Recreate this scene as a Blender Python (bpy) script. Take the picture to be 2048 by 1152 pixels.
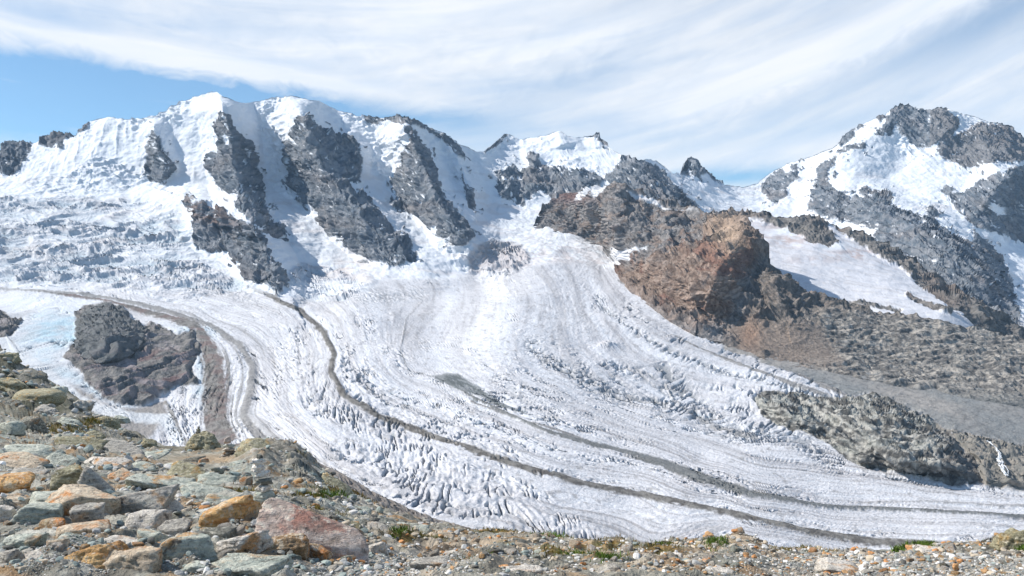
import bpy, math, time
import numpy as np
T0 = time.time()
for o in list(bpy.data.objects): bpy.data.objects.remove(o)
sc = bpy.context.scene
R = math.radians
F = 1774.0            # focal length in photo pixels (2048 wide)

# ---------------------------------------------------------------- camera
cd = bpy.data.cameras.new('camera'); cam = bpy.data.objects.new('camera', cd)
sc.collection.objects.link(cam); sc.camera = cam
cam.location = (0, 0, 0); cam.rotation_euler = (R(90), 0, 0)
cd.sensor_width = 36; cd.lens = 36 * F / 2048; cd.clip_start = 0.1; cd.clip_end = 80000
# ---------------------------------------------------------------- sun
SUN_AZ, SUN_EL = -84.0, 42.0       # degrees from the view direction (+Y), to the left
sd = bpy.data.lights.new('sun', 'SUN'); sun = bpy.data.objects.new('sun', sd)
sc.collection.objects.link(sun)
sd.energy = 4.7; sd.angle = R(0.53); sd.color = (1.0, 0.955, 0.89)
sun.rotation_euler = (R(90 - SUN_EL), 0, R(-SUN_AZ) + math.pi)
# ---------------------------------------------------------------- view
sc.view_settings.view_transform = 'Standard'; sc.view_settings.look = 'None'
sc.view_settings.exposure = 0.17; sc.view_settings.gamma = 1.0
sc.view_settings.use_curve_mapping = False
sc.cycles.max_bounces = 6; sc.cycles.volume_bounces = 1
# ---------------------------------------------------------------- world
W = bpy.data.worlds.new('World'); sc.world = W; W.use_nodes = True
nt = W.node_tree; nt.nodes.clear()
class NB:
    """tiny helper to write node maths"""
    def __init__(s, nt): s.nt = nt
    def n(s, t, **k):
        x = s.nt.nodes.new(t)
        for a, b in k.items(): setattr(x, a, b)
        return x
    def _in(s, sock, v):
        if isinstance(v, (int, float)): sock.default_value = v
        elif isinstance(v, (tuple, list)): sock.default_value = tuple(v)
        else: s.nt.links.new(v, sock)
    def m(s, op, a, b=0.0, c=0.0, clamp=False):
        x = s.n('ShaderNodeMath', operation=op); x.use_clamp = clamp
        s._in(x.inputs[0], a); s._in(x.inputs[1], b)
        if op in ('MULTIPLY_ADD', 'SMOOTH_MIN', 'SMOOTH_MAX', 'COMPARE'): s._in(x.inputs[2], c)
        return x.outputs[0]
    def mapr(s, v, a, b, c=0.0, d=1.0, smooth=True):
        x = s.n('ShaderNodeMapRange'); x.interpolation_type = 'SMOOTHSTEP' if smooth else 'LINEAR'
        s._in(x.inputs[0], v)
        for i, q in enumerate((a, b, c, d)): s._in(x.inputs[1 + i], q)
        return x.outputs[0]
    def xyz(s, a, b, c):
        x = s.n('ShaderNodeCombineXYZ')
        for i, q in enumerate((a, b, c)): s._in(x.inputs[i], q)
        return x.outputs[0]
    def noise(s, vec, scale, detail=4, rough=0.5, dist=0.0, out=0, dim='3D'):
        x = s.n('ShaderNodeTexNoise'); x.noise_dimensions = dim
        if vec is not None: s._in(x.inputs['Vector'], vec)
        s._in(x.inputs['Scale'], scale); s._in(x.inputs['Detail'], detail)
        s._in(x.inputs['Roughness'], rough); s._in(x.inputs['Distortion'], dist)
        return x.outputs[out]
    def mix(s, f, a, b, mode='MIX'):
        x = s.n('ShaderNodeMix', data_type='RGBA', blend_type=mode)
        s._in(x.inputs[0], f)
        for i, q in ((6, a), (7, b)):
            if isinstance(q, tuple) and len(q) == 3: q = q + (1,)
            s._in(x.inputs[i], q)
        return x.outputs[2]
B = NB(nt)
sky = B.n('ShaderNodeTexSky', sky_type='NISHITA')
sky.sun_disc = False; sky.sun_elevation = R(SUN_EL); sky.sun_rotation = R(SUN_AZ); sky.altitude = 2900
sky.air_density = 1.0; sky.dust_density = 0.6; sky.ozone_density = 1.2
tc = B.n('ShaderNodeTexCoord'); sep = B.n('ShaderNodeSeparateXYZ'); nt.links.new(tc.outputs['Generated'], sep.inputs[0])
X, Y, Z = sep.outputs
az = B.m('MULTIPLY', B.m('ARCTAN2', X, Y), 57.2958)
el = B.m('MULTIPLY', B.m('ARCSINE', Z), 57.2958)
def azel(u, v):
    a = math.atan((u - 1024) / F); return math.degrees(a), math.degrees(math.atan((576 - v) / F * math.cos(a)))
# streak coordinate: cirrus fans out of the lower middle, flat on the left, rising to the right
azc = B.m('MINIMUM', B.m('MAXIMUM', az, -60), 60)
g = B.m('ADD', B.m('MULTIPLY', azc, 0.15), B.m('MULTIPLY', B.m('MULTIPLY', azc, azc), 0.0050))
s = B.m('SUBTRACT', el, g)
v1 = B.xyz(B.m('MULTIPLY', az, 0.045), B.m('MULTIPLY', s, 0.26), 0.0)
v2 = B.xyz(B.m('MULTIPLY', az, 0.10), B.m('MULTIPLY', s, 0.75), 3.0)
v3 = B.xyz(B.m('MULTIPLY', az, 0.5), B.m('MULTIPLY', s, 0.9), 7.0)
n1 = B.noise(v1, 1.0, 3, 0.5, 0.25)
n2 = B.noise(v2, 1.0, 4, 0.5, 0.4)
n3 = B.noise(v3, 1.0, 5, 0.6, 0.8)
cov = B.m('ADD', B.m('ADD', B.m('MULTIPLY', B.m('SUBTRACT', n1, 0.5), 1.15), B.m('MULTIPLY', B.m('SUBTRACT', n2, 0.5), 0.42)),
          B.m('MULTIPLY', B.m('SUBTRACT', n3, 0.5), 0.36))
cov = B.m('ADD', cov, 0.91)
def blob(u, v, lu, lv, ang, amp):
    """one soft elongated patch, in degrees of azimuth and elevation"""
    a0, e0 = azel(u, v); k = 57.2958 / F
    la, le = lu * k, lv * k; c_, s_ = math.cos(R(ang)), math.sin(R(ang))
    da = B.m('SUBTRACT', az, a0); de = B.m('SUBTRACT', el, e0)
    p = B.m('DIVIDE', B.m('ADD', B.m('MULTIPLY', da, c_), B.m('MULTIPLY', de, s_)), la)
    q = B.m('DIVIDE', B.m('SUBTRACT', B.m('MULTIPLY', de, c_), B.m('MULTIPLY', da, s_)), le)
    p = B.m('ADD', p, B.m('MULTIPLY', B.m('SUBTRACT', n2, 0.5), 0.9)); q = B.m('ADD', q, B.m('MULTIPLY', B.m('SUBTRACT', n3, 0.5), 1.1))
    r2 = B.m('ADD', B.m('MULTIPLY', p, p), B.m('MULTIPLY', q, q))
    return B.m('MULTIPLY', B.m('EXPONENT', B.m('MULTIPLY', r2, -1.0)), amp)
for b in ((430, 186, 420, 30, -4, -1.4), (150, 215, 330, 40, -4, -0.6), (20, 235, 300, 60, -4, -0.95), (60, 150, 260, 30, -7, -0.45),
          (300, 110, 520, 22, -7, 0.55), (560, 148, 260, 12, -8, 0.35), (180, 182, 260, 7, -3, 0.35), (430, 168, 160, 6, -6, 0.3), (60, 215, 160, 8, -3, 0.25), (1490, 352, 150, 16, 2, -1.0), (2030, 10, 240, 44, 14, -0.5),
          (1250, 250, 420, 34, 12, -0.30), (1030, 210, 260, 40, 20, -0.30), (900, 60, 700, 70, -3, 0.30), (1650, 110, 560, 36, 20, 0.45),
          (1400, 200, 330, 26, 14, 0.35), (100, 45, 300, 20, -4, -0.25), (1950, 130, 260, 40, 14, 0.2), (1560, 300, 280, 20, 6, 0.25)):
    cov = B.m('ADD', cov, blob(*b))
# the veil of cirrus thins towards the zenith and away from the range
cov = B.m('SUBTRACT', cov, B.mapr(el, 24, 62, 0.0, 1.0)); cov = B.m('SUBTRACT', cov, B.mapr(B.m('ABSOLUTE', az), 50, 110, 0.0, 0.75))
cover = B.mapr(cov, 0.0, 1.25, 0.05, 0.97, smooth=False)
ccol = B.mix(B.mapr(n2, 0.3, 0.7), (7.7, 8.35, 9.3), (8.9, 9.1, 9.4))
skyb = B.mix(1.0, sky.outputs[0], (1.05, 1.35, 1.38), 'MULTIPLY')
col = B.mix(cover, skyb, ccol)
bg = B.n('ShaderNodeBackground'); nt.links.new(col, bg.inputs[0]); bg.inputs[1].default_value = 0.1
wo = B.n('ShaderNodeOutputWorld'); nt.links.new(bg.outputs[0], wo.inputs[0])

# ================================================================ numpy tools
rng = np.random.default_rng(7)
PERM = rng.permutation(256).astype(np.int32); PERM = np.concatenate([PERM, PERM])
GR = rng.normal(size=(256, 3)).astype(np.float32); GR /= np.linalg.norm(GR, axis=1, keepdims=True); GR *= 1.5
def noise(p):
    """gradient noise, about -1..1; p (...,3)"""
    sh = p.shape[:-1]; p = np.asarray(p, np.float32).reshape(-1, 3)
    i = np.floor(p).astype(np.int32); f = p - i; w = f * f * f * (f * (f * 6 - 15) + 10)
    x0 = i[:, 0] & 255; y0 = i[:, 1] & 255; z0 = i[:, 2] & 255
    x1 = (x0 + 1) & 255; y1 = (y0 + 1) & 255; z1 = (z0 + 1) & 255
    out = 0
    for xa, fx, wx in ((x0, f[:, 0], 1 - w[:, 0]), (x1, f[:, 0] - 1, w[:, 0])):
        a = PERM[xa]
        for ya, fy, wy in ((y0, f[:, 1], 1 - w[:, 1]), (y1, f[:, 1] - 1, w[:, 1])):
            b = PERM[(a + ya) & 255]
            for za, fz, wz in ((z0, f[:, 2], 1 - w[:, 2]), (z1, f[:, 2] - 1, w[:, 2])):
                g_ = GR[PERM[(b + za) & 255]]
                out = out + (g_[:, 0] * fx + g_[:, 1] * fy + g_[:, 2] * fz) * (wx * wy * wz)
    return out.reshape(sh)
def fbm(p, octv=4, gain=0.5, off=0.0):
    a, t, s_ = 1.0, 0.0, 1.0
    p = np.asarray(p, np.float32) + off
    for k in range(octv):
        t = t + a * noise(p * s_ + 17.3 * k); a *= gain; s_ *= 2.03
    return t
def ridged(p, octv=5, gain=0.5, off=0.0):
    a, t, s_, w = 1.0, 0.0, 1.0, 1.0
    p = np.asarray(p, np.float32) + off
    for k in range(octv):
        n = 1 - np.abs(noise(p * s_ + 11.7 * k)) * 1.6; n = n * np.abs(n)
        t = t + a * n * w; w = np.clip(n * 1.4, 0.25, 1); a *= gain; s_ *= 2.07
    return t
def ss(a, b, x):
    t = np.clip((x - a) / (b - a), 0, 1); return t * t * (3 - 2 * t)
def prof(pts):
    a = np.array(pts, float); return lambda u: np.interp(u, a[:, 0], a[:, 1])
def sdf(u, v, poly):
    """signed distance in px, negative inside; far away = +big"""
    P = np.array(poly, np.float32); out = np.full(u.shape, 1e3, np.float32)
    bb = (u > P[:, 0].min() - 45) & (u < P[:, 0].max() + 45) & (v > P[:, 1].min() - 45) & (v < P[:, 1].max() + 45)
    x, y = u[bb].astype(np.float32), v[bb].astype(np.float32)
    d = np.full(x.shape, 1e9, np.float32); ins = np.zeros(x.shape, bool); n = len(P)
    for k in range(n):
        a, b = P[k], P[(k + 1) % n]; e = b - a
        wx, wy = x - a[0], y - a[1]
        t = np.clip((wx * e[0] + wy * e[1]) / (e @ e + 1e-9), 0, 1)
        d = np.minimum(d, (wx - t * e[0]) ** 2 + (wy - t * e[1]) ** 2)
        c = (a[1] > y) != (b[1] > y)
        if abs(e[1]) > 1e-9: ins ^= c & (x < a[0] + (y - a[1]) * e[0] / e[1])
    d = np.sqrt(d); out[bb] = np.where(ins, -d, d)
    return out
def polyline_d(u, v, line, wid=60):
    """distance to polyline, and parameter 0..1 along it"""
    P = np.array(line, np.float32); out = np.full(u.shape, 1e3, np.float32); tt = np.zeros(u.shape, np.float32); sd_ = np.zeros(u.shape, np.float32)
    bb = (u > P[:, 0].min() - wid) & (u < P[:, 0].max() + wid) & (v > P[:, 1].min() - wid) & (v < P[:, 1].max() + wid)
    x, y = u[bb].astype(np.float32), v[bb].astype(np.float32)
    d = np.full(x.shape, 1e9, np.float32); tp = np.zeros(x.shape, np.float32); sg = np.zeros(x.shape, np.float32)
    L = np.concatenate([[0], np.cumsum(np.linalg.norm(np.diff(P[:, :2], axis=0), axis=1))]); 
    for k in range(len(P) - 1):
        a, b = P[k, :2], P[k + 1, :2]; e = b - a
        wx, wy = x - a[0], y - a[1]
        t = np.clip((wx * e[0] + wy * e[1]) / (e @ e), 0, 1)
        q = (wx - t * e[0]) ** 2 + (wy - t * e[1]) ** 2; m = q < d
        d = np.where(m, q, d); tp = np.where(m, (L[k] + t * (L[k + 1] - L[k])) / L[-1], tp)
        sg = np.where(m, np.sign(e[0] * wy - e[1] * wx), sg)
    out[bb] = np.sqrt(d); tt[bb] = tp; sd_[bb] = sg
    return out, tt, sd_
class Field:
    """thin plate spline through (u, v, value), sampled on a coarse grid"""
    def __init__(s_, pts, smooth=1e-4, box=(-700, 2800, 100, 1260), step=10):
        a = np.array(pts, float); x = a[:, :2] / 500; n = len(a)
        def K(p, q):
            r2 = ((p[:, None] - q[None]) ** 2).sum(-1); return 0.5 * r2 * np.log(r2 + 1e-12)
        A = np.zeros((n + 3, n + 3)); A[:n, :n] = K(x, x) + smooth * np.eye(n)
        A[:n, n] = 1; A[:n, n + 1:] = x; A[n, :n] = 1; A[n + 1:, :n] = x.T
        w = np.linalg.solve(A, np.concatenate([a[:, 2], np.zeros(3)]))
        s_.u0, u1, s_.v0, v1_ = box; s_.st = step
        gu = np.arange(s_.u0, u1, step); gv = np.arange(s_.v0, v1_, step)
        G = np.stack(np.meshgrid(gu, gv), -1).reshape(-1, 2) / 500
        s_.g = (K(G, x) @ w[:n] + w[n] + G @ w[n + 1:]).reshape(len(gv), len(gu))
    def __call__(s_, u, v):
        x = np.clip((u - s_.u0) / s_.st, 0, s_.g.shape[1] - 1.001); y = np.clip((v - s_.v0) / s_.st, 0, s_.g.shape[0] - 1.001)
        i, j = x.astype(int), y.astype(int); fx, fy = x - i, y - j; g_ = s_.g
        return (g_[j, i] * (1 - fx) + g_[j, i + 1] * fx) * (1 - fy) + (g_[j + 1, i] * (1 - fx) + g_[j + 1, i + 1] * fx) * fy
def depth_field(pts, **k):
    f = Field([(u, v, 1000.0 / y) for u, v, y in pts], **k)
    return lambda u, v: 1000.0 / np.maximum(f(u, v), 0.05)
def unproj(u, v, y): return np.stack([(u - 1024) / F * y, y, (576 - v) / F * y], -1)
def grid_normals(P):
    du = np.gradient(P, axis=1); dv = np.gradient(P, axis=0)
    n = np.cross(du, dv); n /= np.linalg.norm(n, axis=-1, keepdims=True) + 1e-12
    s_ = np.sign((n * P).sum(-1, keepdims=True)); return n * np.where(s_ > 0, -1, 1)   # towards the camera
def blur(a, k):
    for ax in (0, 1):
        c = np.cumsum(np.concatenate([np.repeat(np.take(a, [0], ax), k + 1, ax), a, np.repeat(np.take(a, [-1], ax), k, ax)], ax), ax)
        n = a.shape[ax]
        a = (np.take(c, range(2 * k + 1, 2 * k + 1 + n), ax) - np.take(c, range(0, n), ax)) / (2 * k + 1)
    return a

# ================================================================ Blender tools
def tag(o, label=None, cat=None, group=None, kind=None):
    if label: o['label'] = label
    if cat: o['category'] = cat
    if group: o['group'] = group
    if kind: o['kind'] = kind
    return o
def make_mesh(name, verts, faces, cols=None, normals=None, smooth=True):
    me = bpy.data.meshes.new(name); k = faces.shape[1]
    me.vertices.add(len(verts)); me.vertices.foreach_set('co', np.ascontiguousarray(verts, np.float32).ravel())
    me.loops.add(faces.size); me.loops.foreach_set('vertex_index', np.ascontiguousarray(faces, np.int32).ravel())
    me.polygons.add(len(faces)); me.polygons.foreach_set('loop_start', np.arange(0, faces.size, k, dtype=np.int32))
    me.polygons.foreach_set('use_smooth', np.full(len(faces), smooth))
    me.update(calc_edges=True); me.validate()
    if cols is not None:
        a = me.color_attributes.new('Col', 'FLOAT_COLOR', 'POINT')
        c = np.ones((len(verts), 4), np.float32); c[:, :cols.shape[1]] = cols; a.data.foreach_set('color', c.ravel())
    if normals is not None: me.normals_split_custom_set_from_vertices(np.ascontiguousarray(normals, np.float32))
    return me
def link(name, me, mat, parent=None):
    o = bpy.data.objects.new(name, me); sc.collection.objects.link(o)
    if mat and me is not None and not me.materials: me.materials.append(mat)
    if parent: o.parent = parent
    return o
def split_grid(P, col, ids, nrm, keep=None):
    """cut a grid into {id: (verts, faces, cols, normals)} by the id of each quad"""
    r, c = P.shape[:2]; idx = np.arange(r * c).reshape(r, c)
    q = np.stack([idx[:-1, :-1], idx[1:, :-1], idx[1:, 1:], idx[:-1, 1:]], -1).reshape(-1, 4)
    fid = ids[:-1, :-1].reshape(-1)
    if keep is not None: m = keep[:-1, :-1].reshape(-1); q, fid = q[m], fid[m]
    Pf, Cf, Nf = P.reshape(-1, 3), col.reshape(-1, col.shape[-1]), nrm.reshape(-1, 3)
    out = {}
    for k in np.unique(fid):
        f = q[fid == k]; used, inv = np.unique(f, return_inverse=True)
        out[int(k)] = (Pf[used], inv.reshape(-1, 4), Cf[used], Nf[used])
    return out
def vnormals(P):
    n = grid_normals(P)
    return n.astype(np.float32)

def terrain_mat(name, micro, bump, rough=0.85, tint=0.25, scale2=None, bdist=1.0, spec=0.25):
    """base colour from the measured surface attribute, with procedural grain and relief at `micro` metres"""
    m = bpy.data.materials.new(name); m.use_nodes = True; t = m.node_tree; t.nodes.clear(); b = NB(t)
    at = b.n('ShaderNodeAttribute'); at.attribute_name = 'Col'
    tc_ = b.n('ShaderNodeTexCoord'); ob = tc_.outputs['Object']
    a = b.noise(ob, 1.0 / micro, 6, 0.62, 0.2); c = b.noise(ob, 0.23 / micro, 4, 0.55)
    f = b.m('ADD', b.m('MULTIPLY', b.m('SUBTRACT', a, 0.5), tint * 2.2), b.m('MULTIPLY', b.m('SUBTRACT', c, 0.5), tint * 1.2))
    f = b.m('ADD', f, 1.0)
    colr = b.mix(1.0, at.outputs['Color'], b.xyz(f, f, f), 'MULTIPLY')
    bp = b.n('ShaderNodeBump'); bp.inputs['Strength'].default_value = bump; bp.inputs['Distance'].default_value = micro * bdist
    t.links.new(a, bp.inputs['Height'])
    p = b.n('ShaderNodeBsdfPrincipled'); t.links.new(colr, p.inputs['Base Color']); t.links.new(bp.outputs[0], p.inputs['Normal'])
    p.inputs['Roughness'].default_value = rough; p.inputs['Specular IOR Level'].default_value = spec
    o = b.n('ShaderNodeOutputMaterial'); t.links.new(p.outputs[0], o.inputs[0]); return m
MAT_SNOW = terrain_mat('snow_and_firn', 14, 0.25, 0.75, 0.03)
MAT_ICE = terrain_mat('glacier_ice', 6, 0.9, 0.7, 0.22, bdist=0.6)
MAT_ROCK = terrain_mat('mountain_rock', 26, 1.0, 0.9, 0.38, bdist=0.75)
MAT_NEARROCK = terrain_mat('valley_rock', 11, 1.0, 0.92, 0.55, bdist=1.0)
MAT_DEBRIS = terrain_mat('moraine_debris', 4, 1.0, 0.95, 0.35, bdist=0.6)
def C3(*c): return np.array(c, np.float32)
SNOW = C3(0.80, 0.825, 0.86)

# ================================================================ far terrain
SIL = prof([(-700, 420), (-300, 345), (-60, 316), (0, 302), (13, 290), (40, 284), (70, 284), (110, 270), (135, 268), (150, 270), (157, 262), (180, 242),
  (205, 233), (250, 240), (300, 236), (330, 222), (360, 203), (400, 190), (425, 184), (434, 184), (445, 196), (470, 204), (500, 206),
  (520, 200), (570, 191), (590, 194), (640, 202), (680, 220), (725, 233), (770, 236), (800, 232), (830, 243), (880, 265), (920, 287),
  (950, 304), (966, 303), (985, 290), (1010, 268), (1016, 270), (1040, 277), (1065, 273), (1090, 269), (1115, 261), (1135, 272), (1152, 276),
  (1175, 271), (1197, 270), (1212, 287), (1224, 301), (1250, 310), (1270, 316), (1290, 320), (1312, 321), (1330, 334), (1346, 348),
  (1360, 347), (1366, 330), (1375, 318), (1383, 312), (1392, 318), (1405, 335), (1420, 348), (1448, 369), (1487, 374), (1515, 367),
  (1535, 352), (1560, 335), (1600, 320), (1640, 305), (1675, 291), (1690, 268), (1720, 250), (1750, 237), (1768, 233), (1785, 218),
  (1800, 211), (1815, 212), (1835, 219), (1860, 221), (1885, 215), (1892, 215), (1905, 222), (1940, 230), (1975, 245), (2010, 248),
  (2030, 262), (2048, 278), (2200, 330), (2700, 430)])
FT = prof([(-700, 560), (-300, 620), (0, 690), (30, 720), (70, 742), (150, 790), (200, 832), (260, 868), (300, 886), (330, 893), (400, 895), (470, 893),
  (500, 888), (540, 891), (600, 912), (640, 942), (700, 985), (780, 1020), (860, 1047), (940, 1064), (1000, 1060), (1100, 1072), (1200, 1082),
  (1300, 1088), (1400, 1082), (1450, 1074), (1480, 1069), (1510, 1078), (1540, 1097), (1650, 1103), (1780, 1102), (1850, 1094), (1960, 1090),
  (1990, 1074), (2048, 1072), (2300, 1050), (2800, 1000)])
DPTS = [(-600, 420, 4900), (-300, 345, 4700), (0, 300, 4400), (200, 235, 4450), (430, 185, 4300), (570, 191, 4450), (690, 222, 4550), (800, 232, 4500), (955, 304, 4800),
  (1010, 268, 5300), (1115, 261, 5350), (1200, 270, 5400), (1270, 316, 5150), (1340, 345, 5300), (1385, 312, 6000), (1487, 374, 5900), (1600, 320, 6100),
  (1800, 211, 6300), (1900, 222, 6350), (2048, 278, 6500), (2600, 420, 6500),
  (1100, 335, 4950), (1050, 400, 4500), (1000, 450, 4000), (1180, 400, 4500), (1380, 420, 4700), (1560, 430, 5300), (1700, 440, 5100), (1900, 500, 4500), (2040, 610, 4000), (1800, 300, 5900), (1700, 350, 5600),
  (2048, 480, 5200), (2040, 360, 5700), (2300, 560, 4300),
  (0, 380, 3950), (150, 380, 3950), (300, 380, 3950), (380, 300, 4150), (500, 300, 4200), (640, 300, 4250), (760, 300, 4350), (880, 330, 4400), (960, 380, 4350),
  (0, 470, 3450), (150, 500, 3330), (330, 480, 3450), (480, 440, 3720), (560, 480, 3600), (680, 480, 3620), (800, 520, 3480), (930, 490, 3600), (900, 420, 3980),
  (-300, 480, 3500), (-300, 600, 2850), (0, 580, 2950), (150, 585, 2900), (300, 590, 2880), (430, 590, 2900), (560, 570, 3050), (650, 590, 2980), (700, 540, 3350), (820, 560, 3220),
  (960, 560, 3300), (1080, 500, 3600), (1200, 545, 3350), (1230, 575, 3080), (1350, 500, 3900), (1500, 560, 3500), (1700, 640, 3000), (1900, 700, 2750),
  (0, 640, 2560), (0, 760, 2080), (200, 700, 2300), (250, 800, 1960), (330, 870, 1800), (420, 700, 2300), (500, 800, 1900), (500, 900, 1620), (600, 700, 2250),
  (700, 620, 2620), (800, 700, 2200), (1000, 620, 2600), (1000, 700, 2150), (800, 850, 1730), (1000, 850, 1720), (700, 950, 1400), (850, 1030, 1230), (1000, 1060, 1190),
  (1200, 620, 2700), (1250, 700, 2300), (1300, 640, 2640), (1400, 690, 2420), (1500, 800, 2000), (1400, 900, 1690), (1250, 1000, 1400), (1500, 1080, 1260), (1300, 1100, 1180),
  (1600, 760, 2180), (1700, 790, 2100), (1900, 840, 1980), (2048, 880, 1930), (2048, 790, 2250), (2300, 850, 2100), (1700, 940, 1660), (1900, 965, 1620), (2048, 985, 1590), (2300, 1000, 1600),
  (1900, 1080, 1330), (2048, 1100, 1300), (2400, 1120, 1300), (-600, 620, 2700), (-600, 800, 2000), (-300, 760, 2050)]
YB = depth_field(DPTS, smooth=3e-4)

ROCKS = {}   # id -> (owner, polygon)
def rock(owner, pts, warp=7): ROCKS[len(ROCKS) + 1] = (owner, pts, warp); return len(ROCKS)
rock('palu', [(443,216),(465,244),(475,267),(496,283),(512,310),(516,345),(529,377),(529,400),(539,423),(562,447),(588,474),(578,485),(547,476),(523,461),(496,441),(473,412),(475,392),(449,384),(434,369),(422,349),(410,330),(410,306),(434,302),(441,279),(432,259),(434,240)])
rock('palu', [(301,263),(324,275),(330,298),(344,322),(350,341),(340,357),(320,369),(297,361),(289,337),(297,314),(293,283)])
rock('palu', [(375,396),(406,400),(426,412),(449,420),(469,435),(504,447),(523,462),(531,486),(543,509),(559,533),(580,566),(557,588),(523,566),(492,562),(480,540),(465,521),(457,505),(414,507),(391,494),(385,462),(391,439),(383,423),(367,412)])
rock('palu', [(594,232),(617,234),(629,250),(648,257),(672,267),(691,265),(711,279),(725,306),(725,334),(721,365),(703,363),(676,349),(695,365),(719,377),(742,400),(762,420),(773,439),(797,462),(820,482),(836,505),(832,517),(809,531),(781,531),(750,521),(727,513),(703,502),(688,494),(686,478),(656,474),(645,462),(633,439),(637,423),(609,420),(605,392),(578,377),(572,357),(576,334),(562,302),(564,287),(578,279),(576,259),(592,248)])
rock('palu', [(809,250),(824,257),(844,279),(859,306),(871,338),(879,373),(891,400),(914,423),(934,447),(947,462),(949,474),(926,496),(906,490),(883,478),(848,451),(828,431),(797,420),(777,404),(785,384),(779,361),(797,338),(809,302),(820,283)])
rock('palu', [(768,233),(801,226),(836,244),(875,265),(910,285),(926,302),(930,322),(914,314),(902,297),(875,276),(844,258),(812,250),(773,240)], 3)
rock('palu', [(728,231),(754,236),(772,240),(750,250),(730,243)], 3)
rock('palu', [(922,338),(930,369),(949,384),(955,408),(949,425),(937,412),(926,369)], 4)
rock('palu', [(865,293),(873,308),(868,316)], 3)
rock('palu', [(-700, 400),(-300,335),(-60,306),(0,294),(16,280),(43,281),(66,282),(59,302),(47,330),(40,342),(20,352),(0,347),(-60,360),(-300,400),(-700,480)])
rock('palu', [(78,279),(113,265),(133,263),(152,270),(129,281),(127,300),(78,290)], 4)
rock('palu', [(152,265),(184,239),(186,246),(162,266)], 2)
rock('bella', [(990,339),(1009,342),(1027,327),(1041,349),(1056,329),(1056,309),(1064,305),(1072,309),(1075,321),(1088,329),(1121,332),(1161,335),(1181,344),(1202,352),(1207,362),(1181,375),(1154,385),(1148,402),(1108,405),(1098,390),(1082,384),(1059,398),(1049,408),(1026,401),(1003,401),(990,378),(993,365)])
rock('bella', [(966,304),(1010,264),(1015,272),(1000,288),(985,298)], 2)
rock('bella', [(1207,362),(1214,349),(1234,329),(1247,314),(1267,312),(1283,318),(1300,329),(1323,342),(1339,359),(1359,378),(1385,405),(1420,440),(1395,440),(1362,430),(1329,421),(1296,410),(1267,400),(1247,382),(1227,374)], 5)
rock('bella', [(1174,270),(1198,268),(1216,292),(1204,288),(1192,277)], 2)
rock('crast', [(1360,347),(1366,328),(1375,316),(1383,309),(1392,316),(1405,333),(1416,346),(1402,350),(1406,362),(1392,352),(1374,349)], 4)
rock('crast', [(1408,340),(1430,353),(1450,367),(1440,368),(1420,358)], 2)
rock('bernina', [(1747,267),(1769,245),(1785,214),(1808,206),(1830,217),(1860,219),(1890,211),(1899,226),(1919,241),(1916,258),(1903,271),(1882,280),(1860,293),(1834,295),(1817,280),(1799,267),(1791,250),(1782,271),(1752,273)], 5)
rock('bernina', [(1912,271),(1956,247),(2016,247),(2034,264),(2060,285),(2200,330),(2200,350),(2060,325),(2008,323),(1947,336),(1912,332),(1882,315),(1873,293),(1882,275)])
rock('bernina', [(1673,289),(1693,266),(1710,256),(1710,273),(1682,297)], 4)
rock('bernina', [(1710,252),(1722,245),(1727,255),(1716,261)], 3)
rock('bernina', [(1752,237),(1768,230),(1772,238),(1758,243)], 2)
rock('bernina', [(1695,293),(1730,284),(1732,295),(1704,299),(1680,312),(1672,308)], 4)
rock('bernina', [(1639,328),(1665,319),(1678,310),(1660,336),(1656,362),(1678,384),(1704,397),(1730,375),(1782,388),(1786,410),(1830,427),(1869,440),(1899,466),(1943,488),(1947,458),(1977,488),(2008,527),(2025,571),(2040,624),(2030,700),(1943,680),(1877,560),(1791,511),(1747,476),(1756,458),(1704,445),(1643,435),(1613,419),(1621,388),(1630,362)])
rock('bernina', [(1565,332),(1595,328),(1597,354),(1578,367),(1574,388),(1552,410),(1535,397),(1517,375),(1543,352)], 5)
rock('bernina', [(1877,384),(1890,371),(1921,388),(1960,362),(2025,336),(2080,325),(2300,380),(2300,540),(2080,500),(2025,481),(1977,464),(1947,449),(1916,423),(1899,397)])
rock('bernina', [(1847,414),(1869,414),(1882,436),(1856,436)], 4)
SNOWPATCH = [[(1975,418),(1985,400),(2005,410),(2012,430),(1990,432)], [(1560,332),(1580,330),(1585,342),(1568,345)],
             [(1190,372),(1215,364),(1228,374),(1190,395),(1150,402),(1160,388)]]
NUN_TOP = [(150,650),(153,620),(170,608),(215,606),(240,612),(262,628),(285,650),(300,645),(325,652),(345,660),(355,668),(390,660),(398,690),(395,720),(385,735),(397,768),(350,772),(320,790),(290,812),(250,806),(200,790),(172,762),(155,735),(125,715),(140,705),(152,690)]
NUN_L = [(-120,600),(-40,618),(0,622),(25,630),(48,642),(40,655),(20,668),(0,672),(-120,680)]
OUT_R = [(1508,800),(1520,790),(1560,786),(1620,793),(1690,790),(1745,786),(1785,798),(1830,822),(1862,838),(1900,866),(1920,890),(1950,930),(1965,960),(1930,968),(1860,962),(1790,948),(1720,932),(1680,905),(1640,880),(1580,862),(1540,840),(1520,828)]
BANK_R = [(1862,838),(1905,858),(1960,872),(2048,886),(2300,905),(2300,1002),(2048,980),(1965,968),(1950,930),(1920,890)]
DEB_R = [(1390,665),(1500,700),(1600,700),(1800,700),(2400,780),(2400,910),(2048,886),(1960,872),(1905,858),(1862,838),(1785,798),(1745,786),(1700,788),(1640,765),(1560,738),(1470,702)]
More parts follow.
